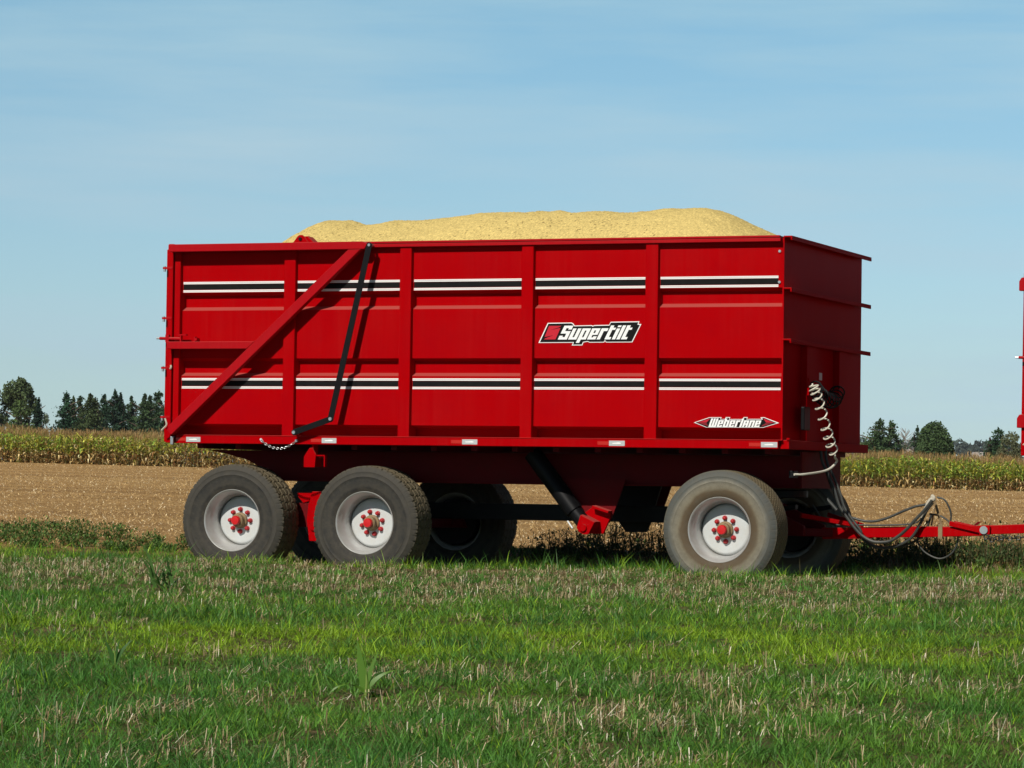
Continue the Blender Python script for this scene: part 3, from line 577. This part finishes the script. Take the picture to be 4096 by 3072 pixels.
bigp = vnoise(x, y, 1.4, 61); midp = vnoise(x, y, .42, 62); yg = R.random(N) < band*np.clip(.25+1.3*bigp, 0, 1)*np.clip(1.7-1.5*midp, .2, 1); cold = np.clip(vnoise(x, y, .8, 9)*.5+midp*.8-.15, 0, 1)
A = np.array((.140, .300, .034)); B = np.array((.075, .225, .042)); Y_ = np.array((.31, .48, .020)); Bn = np.array((.20, .17, .07))
col = A*(1-cold[:, None])+B*cold[:, None]; col = np.where(yg[:, None], Y_*.75+col*.25, col); dry = R.random(N) < .025; col[dry] = Bn
col *= (.6+.75*tcol[:, None])*(.6+.75*R.random((N, 1)))
hgt = (.038+.046*R.random(N))*tsz*(.6+.8*tuft)*np.where(y > -1.0, 1.75, np.where(s > 18, 1.0, .85))*(.7+.7*midp)*np.where((R.random(N) < .01) & (y < -1), 1.8, 1)
wd = np.interp(s, [9, 20, 36], [.0027, .0038, .0065])*(.6+.8*R.random(N))
g = blades('grass', np.stack([x, y, gz(x, y)-.005], 1), baz+R.normal(0, .5, N), hgt, wd*(.7+.5*tsz), .1+R.random(N)*1.1, .2+R.random(N)*1.3, col, GR, K=3, coltip=col*1.1, wtwist=R.normal(0, .7, N))
tag(g, 'short mixed green and yellow green grass in front of the trailer', 'grass', kind='stuff')
# broader, taller tufts
N = 9000; s, t, x, y = scatter(N, 9.3, 34, .75); tf = vnoise(x, y, .5, 12) > .62; x, y, s = x[tf], y[tf], s[tf]; N = len(x)
# straw stubble: upright rows plus loose pieces
ns = 185000; s, t, x, y = scatter(ns, 8.3, 38, .9); ncl = 11500; cs, ct, cx_, cy_ = scatter(ncl, 8.3, 34, .8); ci = np.repeat(np.arange(ncl), 9); s = np.concatenate([s, cs[ci]]); x = np.concatenate([x, cx_[ci]+R.normal(0, .016, len(ci))]); y = np.concatenate([y, cy_[ci]+R.normal(0, .016, len(ci))]); clus = np.arange(len(x)) >= ns; ns = len(x)
patch = vnoise(x, y, .55, 15)*.5+vnoise(x, y, .13, 16)*.5; want = np.where(y > -.9, np.where(y > 4.2, .75, .22), np.interp(s, [9, 14.0, 15, 17.5, 19, 21, 22.5, 29.5], [.38, .36, .14, .10, .22, .50, .86, .86]))
k = R.random(ns) < np.clip((patch-.70+want*.38)*10, .006, 1)*(.35+.65*want); k |= clus & (np.concatenate([np.ones(ns-len(ci)), np.repeat(R.random(ncl), 9)]) < .008+.16*want**1.5); k &= ~((y > .3) & (y < 4.2) & (x < 8)); s, x, y, clus = s[k], x[k], y[k], clus[k]; ns = len(s)
lie = R.random(ns) < np.where(clus, .3, .97)
scol = mixc([(.44, .34, .18), (.58, .48, .29), (.28, .19, .09), (.85, .78, .60), (.20, .13, .06)], R.choice(5, ns, p=[.32, .28, .2, .08, .12])); scol *= (.7+.5*R.random((ns, 1)))
o = blades('straw_stubble', np.stack([x, y, gz(x, y)+np.where(lie, .015+.03*R.random(ns), 0)], 1), np.where(lie, R.normal(.3, 1.3, ns), R.random(ns)*6.28), np.where(lie, .012+.065*R.random(ns)**3, .025+.055*R.random(ns)**1.5), np.interp(s, [9, 34], [.0030, .0055])*(.7+.6*R.random(ns)), np.where(lie, .9+.7*R.random(ns), .05+.7*R.random(ns)), np.zeros(ns), scol, ST, K=1, wmin=.8)
tag(o, 'bleached straw stubble stalks poking through the grass', 'straw', kind='stuff')
# weeds along the field edge: leafy clumps
WD = leafmat('weed_leaf', .25, .6, .25)
nc = 940; x = R.uniform(-11, 15, nc); y = 4.7+2.6*R.random(nc)**1.3; s = -(x-CAM[0])*math.sin(YAW)+(y-CAM[1])*math.cos(YAW); t = s*0; dn = vnoise(x, y, 1.6, 20); hw = .05+.27*dn**1.5
right = t > 3.5; mid = (np.abs(x-4) < 3.2)
keep = (R.random(nc) < np.where(y > 6.2, .15+.7*(dn > .6), .75)); s, t, x, y, hw = s[keep], t[keep], x[keep], y[keep], hw[keep]*1.0; nc = len(s)
per = 90; cx = np.repeat(x, per); cyy = np.repeat(y, per); ch = np.repeat(hw, per); n_ = nc*per
rr_ = R.random(n_)**.6*ch*.75; aa = R.random(n_)*6.283; wx = cx+rr_*np.cos(aa); wy = cyy+rr_*np.sin(aa); wz = gz(wx, wy)+ch*R.random(n_)*(1-.5*rr_/ch)
wc = mixc([(.085, .165, .038), (.12, .21, .045), (.06, .12, .030), (.17, .19, .06)], R.choice(4, n_, p=[.35, .3, .25, .1]))*(.7+.6*R.random((n_, 1)))
o = blades('field_edge_weeds', np.stack([wx, wy, wz], 1), R.random(n_)*6.283, .025+.035*R.random(n_), .012+.012*R.random(n_), .3+R.random(n_)*1.2, R.random(n_)*.8, wc, WD, K=2, taper=2.2)
tag(o, 'low leafy dark green weeds lining the edge of the bare field', 'weeds', kind='stuff')
# spindly stalks of the same weeds standing above the clumps behind the trailer
m = 1100; x = R.uniform(2.0, 9, m); y = R.uniform(4.6, 6.2, m); hh = .15+.28*R.random(m)*vnoise(x, y, 1.0, 22)*1.5
o = blades('weed_stalks', np.stack([x, y, gz(x, y)], 1), R.random(m)*6.28, hh, np.full(m, .012), R.random(m)*.35, R.random(m)*.3, mixc([(.06, .08, .03), (.14, .11, .05)], R.choice(2, m)), WD, K=3, wmin=.5)
nl = m*9; q = R.integers(0, m, nl); f = .25+.75*R.random(nl)
o2 = blades('weed_sprigs', np.stack([x[q]+R.normal(0, .02, nl), y[q]+R.normal(0, .02, nl), gz(x[q], y[q])+hh[q]*f], 1), R.random(nl)*6.28, .03+.03*R.random(nl), .014+.01*R.random(nl), .4+R.random(nl), R.random(nl)*.6, mixc([(.05, .085, .03), (.08, .11, .04)], R.choice(2, nl)), WD, K=2, taper=2)
tag(o, 'thin upright weed stalks behind the trailer wheels', 'weeds', kind='stuff'); tag(o2, 'small ragged leaves on the weed stalks behind the trailer', 'weeds', kind='stuff')
# crop residue and clods on the tilled field
m = 150000; s, t, x, y = scatter(m, 34.5, 188, 1.25, 3); kk = y > 4.6+1.2*vnoise(x, y, 1.2, 50); s, t, x, y = s[kk], t[kk], x[kk], y[kk]; m = len(s)
rc = mixc([(.70, .50, .25), (.56, .37, .155), (.22, .13, .045), (.85, .70, .45), (.38, .24, .09)], R.choice(5, m, p=[.25, .25, .22, .08, .2])); rc *= (.75+.5*R.random((m, 1)))
sz = np.interp(s, [38, 90, 190], [1, 1.5, 2.4])
o = blades('crop_residue', np.stack([x, y, gz(x, y)+.004], 1), R.normal(2.6, .9, m), (.015+.045*R.random(m))*sz, (.006+.012*R.random(m))*sz, .95+.65*R.random(m), np.zeros(m), rc, ST, K=1, wmin=.7)
tag(o, 'tan chaff and stalk pieces strewn over the bare tilled field', 'crop residue', kind='stuff')
# ---------------------------------------------------------------- corn
CORN = leafmat('corn_leaf', .3, .55, .3)
rows = [190+i*.76 for i in range(7)]+[196, 198, 201, 205]
ps, pt_ = [], []
for r_ in rows:
    tt = np.arange(-62, 62, .17); ps.append(np.full(len(tt), r_)+R.normal(0, .09, len(tt))); pt_.append(tt+R.normal(0, .05, len(tt)))
s = np.concatenate(ps); t = np.concatenate(pt_); n_ = len(s); x = CAM[0]-math.sin(YAW)*s+math.cos(YAW)*t; y = CAM[1]+math.cos(YAW)*s+math.sin(YAW)*t
z = gz(x, y); ph = (1.85+.25*(vnoise(x, y, 3, 30)-.5)*2+R.normal(0, .10, n_))
gre = np.clip(np.interp(t, [-32, -22, -12, 10, 32], [.50, .36, .22, .75, 1.0])+(vnoise(x, y, 5, 31)-.5)*.7, 0, 1)
nlv = 13; L_ = n_*nlv; I = np.repeat(np.arange(n_), nlv); lv = np.tile(np.arange(nlv)/nlv, n_)+R.normal(0, .03, L_); az = R.random(L_)*6.283
lowb = np.interp(gre[I], [0, 1], [.55, .34]); brown = R.random(L_) < np.clip((lowb-lv)*5+.5, .06+.35*(1-gre[I]), .97)
gcol = np.where((R.random(L_) < .45+.3*(1-gre[I]))[:, None], np.array((.56, .56, .10)), np.array((.28, .44, .075)))
bcol = mixc([(.52, .36, .14), (.68, .52, .25), (.26, .13, .05), (.80, .68, .40)], R.choice(4, L_, p=[.35, .25, .28, .12]))
lc = np.where(brown[:, None], bcol, gcol)*(.55+1.0*R.random((L_, 1)))
o = blades('corn_crop', np.stack([x[I], y[I], z[I]+ph[I]*np.clip(lv*.92+.02, 0, 1)], 1), az, (.40+.35*R.random(L_))*np.where(brown, .75, 1), .07+.06*R.random(L_), .3+1.0*R.random(L_), np.where(brown, 2.0+.6*R.random(L_), 1.0+.9*R.random(L_)), lc, CORN, K=4, taper=2.0)
tag(o, 'ripening corn leaves, green above and dry brown below, across the field', 'corn', kind='stuff')
nt_ = 5; I = np.repeat(np.arange(n_), nt_)
o = blades('corn_tassels', np.stack([x[I], y[I], z[I]+ph[I]*.93], 1), R.random(len(I))*6.28, .28+.16*R.random(len(I)), np.full(len(I), .028), R.random(len(I))*.5, R.random(len(I))*.5, mixc([(.42, .27, .11), (.50, .33, .15), (.30, .19, .08)], R.choice(3, len(I))), CORN, K=2, wmin=.5)
tag(o, 'dry brown tassels topping the corn rows', 'corn', kind='stuff')
o = blades('corn_stalks', np.stack([x, y, z], 1), R.random(n_)*6.28, ph, np.full(n_, .035), R.random(n_)*.06, np.zeros(n_), mixc([(.32, .24, .10), (.20, .20, .07)], R.choice(2, n_)), CORN, K=2, wmin=.6)
tag(o, 'upright dry corn stalks at the field margin', 'corn', kind='stuff')
# ---------------------------------------------------------------- trees
BARK = mat('bark', (.10, .075, .055), .9, bump=.4, bscale=10)
LEAF = leafmat('tree_foliage', .15, .7, .2)
def cards(name, P, size, col, par, flat=0.):
    n = len(P); a = R.normal(0, 1, (n, 3)); a /= np.linalg.norm(a, axis=1)[:, None]; b = R.normal(0, 1, (n, 3)); a[:, 2] *= (1-flat); b[:, 2] *= (1-flat)
    b -= a*(a*b).sum(1)[:, None]/(a*a).sum(1)[:, None]; b /= np.linalg.norm(b, axis=1)[:, None]; a /= np.linalg.norm(a, axis=1)[:, None]
    h = (size*(.6+.8*R.random(n)))[:, None]*.5; V = np.stack([P-a*h-b*h*.5, P+a*h*.4-b*h*.6, P+a*h*1.1+b*h*.1, P+b*h*.7-a*h*.2], 1).reshape(-1, 3)
    F = np.arange(4*n).reshape(-1, 4); return quads(name, V, F, np.repeat(col, 4, 0), LEAF, par, smooth=False)
def frompx(px, D, py=None):                            # display pixel (2212 wide) -> ground position at D metres ahead; height of a point at row py
    t = (px-1106)/6836*D; x, y = pos(D, t)
    if py is None: return x, y
    hor = 1041+.0141*(px-1106); return x, y, (hor-py)/6836*D+CAM[2]
def tree_root(name, x, y, z0, label, cat, group, r, h):
    T_ = empty(name, (x, y, z0)); tag(T_, label, cat, group)
    P = [(0, 0, 0), (.1*r, 0, h*.3), (0, .1*r, h*.6), (0, 0, h*.92)]
    m = MB().tube(spline(P, 3), [max(.03, .028*h*(1-k/9.5)) for k in range(10)], 7)
    for k in range(7):
        a = random.random()*6.28; zz = h*(.25+.09*k); m.tube([(0, 0, zz), (math.cos(a)*r*.35, math.sin(a)*r*.35, zz+h*.06), (math.cos(a)*r*.7, math.sin(a)*r*.7, zz+h*.10)], [.012*h, .008*h, .003*h], 5)
    m.build('trunk', BARK, T_, smooth=True); return T_
def conifer(px, top, wpx, D, label, col=(.022, .050, .024), n=2600, name='spruce_tree', cat='spruce tree', group='spruce trees in the shelterbelt', pw=.85, droop=.25, brk=0.):
    x, y, zt = frompx(px, D, top); z0 = float(gz(x, y)); h = zt-z0; r = wpx/6836*D/2*2.35
    T_ = tree_root(name, x, y, z0, label, cat, group, r, h)
    tiers = max(13, int(h*1.5)); pts = []; cc = []; off = R.normal(0, .03, 2)
    for i in range(tiers):
        f = (i+.2)/tiers; zc = h*(.06+.94*f); rad = r*((1-f)**pw)*(.75+.5*random.random())+.02*r
        nb = max(4, int(12*(1-f)+4))
        for b in range(nb):
            a = random.random()*6.283; rl = rad*(.55+.6*random.random()); m = max(4, int(n*2.2/(tiers*nb)*(.3+1.3*(1-f))))
            u_ = R.random(m)**.75; zz = zc+rl*(.10-droop*u_)+R.normal(0, .018*h, m)
            sp = (.08+.16*u_)*rl
            pts.append(np.stack([np.cos(a)*rl*u_+R.normal(0, 1, m)*sp, np.sin(a)*rl*u_+R.normal(0, 1, m)*sp, zz], 1)); cc.append(np.full(m, .65+.7*random.random()))
    m = 26; q = R.random(m); pts.append(np.stack([R.normal(0, .03*r, m)*(1.1-q), R.normal(0, .03*r, m)*(1.1-q), h*(.94+.07*q)], 1)); cc.append(np.ones(m))
    P = np.concatenate(pts); P[:, 0] += off[0]*P[:, 2]; c_ = np.concatenate(cc)[:, None]*np.array(col)*(.75+.5*R.random((len(P), 1)))
    cards('crown', P, np.full(len(P), h*.030), c_*1.6, T_, .35); return T_
def broadleaf(px, top, wpx, D, label, lobes, col, n=5000, size=.034, name='broadleaf_tree', cat='tree', group=None, gap=.0):
    x, y, zt = frompx(px, D, top); z0 = float(gz(x, y)); h = zt-z0; r = wpx/6836*D/2
    T_ = tree_root(name, x, y, z0, label, cat, group, r, h*.9); pts = []; cc = []
    for (lx, lz, lr) in lobes:
        m = int(n*lr*lr/sum(q[2]**2 for q in lobes)); c0 = np.array((lx*r, R.normal(0, .25)*r, lz*h))
        k = max(6, int(m/45)); sub = R.normal(0, 1, (k, 3)); sub /= np.linalg.norm(sub, axis=1)[:, None]; sub *= (R.random((k, 1))**.4)*np.array((lr*r, lr*r, lr*r*.85))
        q = R.integers(0, k, m); P = c0+sub[q]+R.normal(0, lr*r*.17, (m, 3)); pts.append(P); cc.append((.7+.6*R.random(k))[q])
    P = np.concatenate(pts); lo = np.percentile(P, 1, 0); hi = np.percentile(P, 99, 0); P[:, 0] = -r+(P[:, 0]-lo[0])/(hi[0]-lo[0])*2*r; P[:, 1] *= 2*r/(hi[1]-lo[1]); P[:, 2] = h*.12+(P[:, 2]-lo[2])/(hi[2]-lo[2])*h*.87; zc_ = .42*h; qq = np.sqrt((P[:, 0]/r)**2+(P[:, 1]/r)**2+(np.where(P[:, 2] > zc_, P[:, 2]-zc_, 0)/(h-zc_))**2); kq = np.where(qq > 1, (.80+.22*R.random(len(P)))/np.maximum(qq, 1), 1); P[:, 0] *= kq; P[:, 1] *= kq; P[:, 2] = np.where(P[:, 2] > zc_, zc_+(P[:, 2]-zc_)*kq, P[:, 2]); c_ = np.concatenate(cc)[:, None]*np.array(col)*1.6*(.7+.6*R.random((len(P), 1)))
    cards('crown', P, np.full(len(P), h*size), c_, T_, .1); return T_
D = 520
broadleaf(34, 814, 112, D, 'tall open crowned tree leaning over the left border behind the corn', [(.0, .86, .42), (-.5, .80, .40), (.35, .74, .36), (-.75, .62, .34), (.62, .62, .26), (-.2, .62, .30), (-.9, .8, .3), (.1, .45, .22)], (.050, .072, .030), n=9000, size=.030)
broadleaf(46, 862, 66, D-20, 'low yellowish green tree under the tall open crowned tree', [(.0, .72, .5), (-.3, .5, .5), (.35, .45, .5), (0, .3, .7)], (.050, .080, .026), n=3500)
conifer(82, 860, 26, D-10, 'very dark narrow spruce at the right foot of the open crowned tree', (.012, .028, .016))
broadleaf(103, 889, 26, D+160, 'small pale grey green tree in the gap left of the spruce row', [(0, .8, .5), (-.4, .5, .5), (.4, .45, .5)], (.10, .13, .09), n=900)
SP = [(142, 848, 42, 'outermost left spruce, free standing pointed tip', (.020, .050, .026)), (163, 857, 30, 'short rounded conifer beside the leftmost pointed spruce', (.045, .070, .026)),
      (175, 856, 26, 'slim spruce third from the left in the row', (.030, .052, .024)), (195, 851, 46, 'broad olive green conifer in the middle of the spruce row', (.045, .066, .026)),
      (212, 860, 30, 'lower olive conifer tucked right of the broad one', (.045, .058, .026)), (225, 852, 32, 'dark spruce just left of the highest tip', (.020, .046, .022)),
      (248, 844, 44, 'tallest dark spruce with the highest tip in the row', (.018, .040, .022)), (267, 850, 26, 'slender dark spruce ending the row, right of the tallest', (.016, .036, .020)),
      (292, 856, 34, 'spruce starting the group nearest the red tailgate', (.030, .056, .024)), (307, 852, 36, 'bushy spruce second in the group by the tailgate', (.034, .060, .024)),
      (322, 855, 30, 'spruce between two taller ones near the tailgate', (.030, .054, .024)), (338, 846, 40, 'highest spruce of the group nearest the tailgate', (.030, .056, .024)), (357, 852, 38, 'spruce half hidden behind the red tailgate', (.026, .050, .024))]
for i, (px, tp, w, lab, c_) in enumerate(SP):
    conifer(px, tp, w, D+8*(i % 3), lab, c_, n=3000, pw=.66)
D = 430
conifer(1889, 905, 62, D, 'ragged pointed conifer just right of the dark trailer front', (.040, .070, .028), n=3600, name='pine_tree', cat='pine tree', group='conifers right of the trailer', pw=.7)
conifer(1921, 910, 64, D, 'leaning pointed conifer with tiered branches, second from the trailer front', (.040, .068, .028), n=3600, name='pine_tree', cat='pine tree', group='conifers right of the trailer', pw=.7)
conifer(1943, 938, 40, D, 'low conifer filling the foot of the tiered pair', (.030, .060, .026), n=2000, name='pine_tree', cat='pine tree', group='conifers right of the trailer', pw=.6)
broadleaf(1868, 950, 40, D, 'dull olive bush at the corner of the trailer front', [(0, .6, .7), (.3, .4, .6)], (.06, .08, .03), n=1200, name='bush', cat='bush')
conifer(1977, 920, 26, D, 'narrow conifer with a bent tip left of the domed tree', (.030, .055, .026), n=1500, name='pine_tree', cat='pine tree', group='conifers right of the trailer', pw=.7)
broadleaf(2021, 910, 88, D-10, 'dense dark domed tree standing alone right of the trailer', [(0, .50, .95), (-.35, .50, .75), (.35, .48, .75), (0, .35, .95), (-.3, .3, .8), (.3, .3, .8)], (.040, .068, .026), n=15000, size=.034, name='domed_tree', cat='tree')
# bare grey tree
x, y, zt = frompx(1957, 440, 925); z0 = float(gz(x, y)); h = zt-z0
bt = MB().tube([(0, 0, 0), (.1, 0, h*.5), (0, 0, h)], [.16, .10, .03], 6)
for k in range(46):
    a = random.random()*6.28; zz = h*(.35+.6*random.random()); ll = (h-zz)*.45+.5; bt.tube([(0, 0, zz), (math.cos(a)*ll*.5, math.sin(a)*ll*.5, zz+ll*.35), (math.cos(a)*ll, math.sin(a)*ll, zz+ll*.8)], [.06, .045, .03], 4)
BG = mat('bleached_bark', (.33, .32, .30), .9); B_ = empty('bare_tree', (x, y, z0)); tag(B_, 'leafless grey tree between the conifers and the domed tree', 'bare tree'); bt.build('trunk', BG, B_)
conifer(2156, 925, 58, D, 'dark green conifer right of the distant wood', (.026, .056, .024), n=3200, name='pine_tree', cat='pine tree', group='conifers right of the trailer', pw=.6)
broadleaf(2186, 930, 70, D-15, 'wispy grey olive willow like tree beside the second trailer', [(0, .75, .45), (-.45, .55, .45), (.4, .6, .45), (-.2, .35, .6), (.5, .3, .5)], (.085, .095, .050), n=5000, size=.028)
conifer(2140, 946, 26, D+10, 'small reddish brown conifer left of the dark green one', (.055, .035, .03), n=900, name='pine_tree', cat='pine tree', group='conifers right of the trailer')
# distant wood as one mass
m = 12000; tt = R.uniform(150, 330, m)*1.0; px = R.uniform(1700, 2600, m); Dw = 3000+R.random(m)*60; t = (px-1106)/6836*Dw
top = 41+6*vnoise(px, px*0, 14, 40)+2*vnoise(px, px*0, 4, 41); x = CAM[0]-math.sin(YAW)*Dw+math.cos(YAW)*t; y = CAM[1]+math.cos(YAW)*Dw+math.sin(YAW)*t
P = np.stack([x, y, gz(x, y)+top*R.random(m)**.6], 1)
o = cards('distant_wood', P, np.full(m, 4.6), np.array((.055, .075, .060))*(.6+.8*R.random((m, 1))), None, .2); tag(o, 'far off hazy blue grey wood on the horizon', 'wood', kind='stuff')
# farm buildings peeping over the corn
def farmhouse(px, top, D, w, label):
    x, y, zt = frompx(px, D, top); z0 = float(gz(x, y)); h = zt-z0; E_ = empty('farmhouse', (x, y, z0)); E_.rotation_euler = (0, 0, YAW+.35); tag(E_, label, 'house')
    WH = mat('white_siding', (.75, .74, .70), .7, var=.3, vscale=2); RF = mat('pale_metal_roof', (.42, .38, .36), .5)
    MB().prism([(-w/2, 0), (w/2, 0), (w/2, h*.62), (0, h-.12), (-w/2, h*.62)], -w*.7, w*.7).build('wall', WH, E_)
    for sg in (-1, 1): MB().prism([(0, h-.10), (0, h+.02), (sg*(w/2+.3), h*.62-.20), (sg*(w/2+.3), h*.62-.34)], -w*.75, w*.75).build('roof', RF, E_)
farmhouse(2117, 977, 800, 4.6, 'small white gabled farmhouse half hidden by corn, near the distant wood')
farmhouse(1962, 970, 900, 4.0, 'tiny white building glimpsed under the bare grey tree')
# ---------------------------------------------------------------- seedlings in the grass
SD = leafmat('seedling_leaf', .4, .4, .4)
def seedling(px, py_base, hpx, label, leaves, col, name='corn_seedling', cat='seedling'):
    hor = 1041+.0141*(px-1106); Dd = (CAM[2]-.08)/((py_base-hor)/6836); x, y = pos(Dd, (px-1106)/6836*Dd); h = hpx/6836*Dd; z0 = float(gz(x, y))
    E_ = empty(name, (x, y, z0)); tag(E_, label, cat)
    MB().tube([(0, 0, 0), (.004, 0, h*.30), (0, 0, h*.55)], [h*.030, h*.024, h*.012], 8).build('stem', mat('green_stem', (.16, .24, .04), .5), E_, smooth=True)
    for (az_, ln, wd_, le, cu, zb) in leaves:
        az_ = az_+YAW
        ox, oy = ((random.random()-.5)*h*.7, (random.random()-.5)*h*.5) if len(leaves) > 10 else (0, 0)
        blades('leaf', np.array([[ox, oy, h*zb]]), np.array([az_]), np.array([ln*h]), np.array([wd_*h]), np.array([le]), np.array([cu]), np.array([col]), SD, K=9, taper=2.6, wtwist=1.3, parent=E_)
    return E_
seedling(800, 1550, 118, 'broad leaved corn seedling standing tallest in the near grass', [(math.pi, .95, .17, .20, -.05, .12), (0, .95, .12, .45, 1.3, .12), (math.pi, .8, .11, .7, 1.9, .10), (0, .7, .09, .22, .2, .2), (math.pi*.9, .55, .08, .1, -.1, .25)], (.13, .27, .035))
seedling(258, 1482, 85, 'dark ragged corn seedling in the yellow green strip on the left', [(0, .8, .14, .3, .6, .2), (math.pi, .7, .14, .2, .4, .2), (2.2, .6, .12, .5, 1.5, .1), (-.6, .6, .12, .2, .2, .3)], (.06, .16, .03))
seedling(1331, 1236, 26, 'little two leaved sprout in front of the trailer', [(0, 1.0, .40, .5, .6, .1), (math.pi, 1.0, .40, .5, .6, .1), (1.5, .9, .3, .2, .3, .2)], (.12, .26, .03), name='sprout', cat='sprout')
lv = []
for k in range(34): lv.append((random.random()*6.283, .4+.8*random.random(), .07+.05*random.random(), .1+.8*random.random(), .1+1.3*random.random(), .02+.5*random.random()))
seedling(362, 1302, 70, 'dark bushy clump of tall weed on the left of the straw strip', lv, (.10, .21, .05), name='weed_clump', cat='weed')
# ---------------------------------------------------------------- haze
def haze():
    m = MB().box(-3300, 3300, -3300, 3300, -2, 60).build('haze', bpy.data.materials.new('haze_air')); mt = m.data.materials[0]; mt.use_nodes = True
    n = mt.node_tree.nodes; n.remove(n['Principled BSDF']); v = n.new('ShaderNodeVolumePrincipled'); v.inputs['Color'].default_value = (.80, .90, 1, 1)
    v.inputs['Density'].default_value = .00004; v.inputs['Anisotropy'].default_value = .0; mt.node_tree.links.new(v.outputs[0], n['Material Output'].inputs['Volume']); m['kind'] = 'stuff'
    m['label'] = 'thin bluish air haze over the fields'
haze()
S.cycles.max_bounces = 6
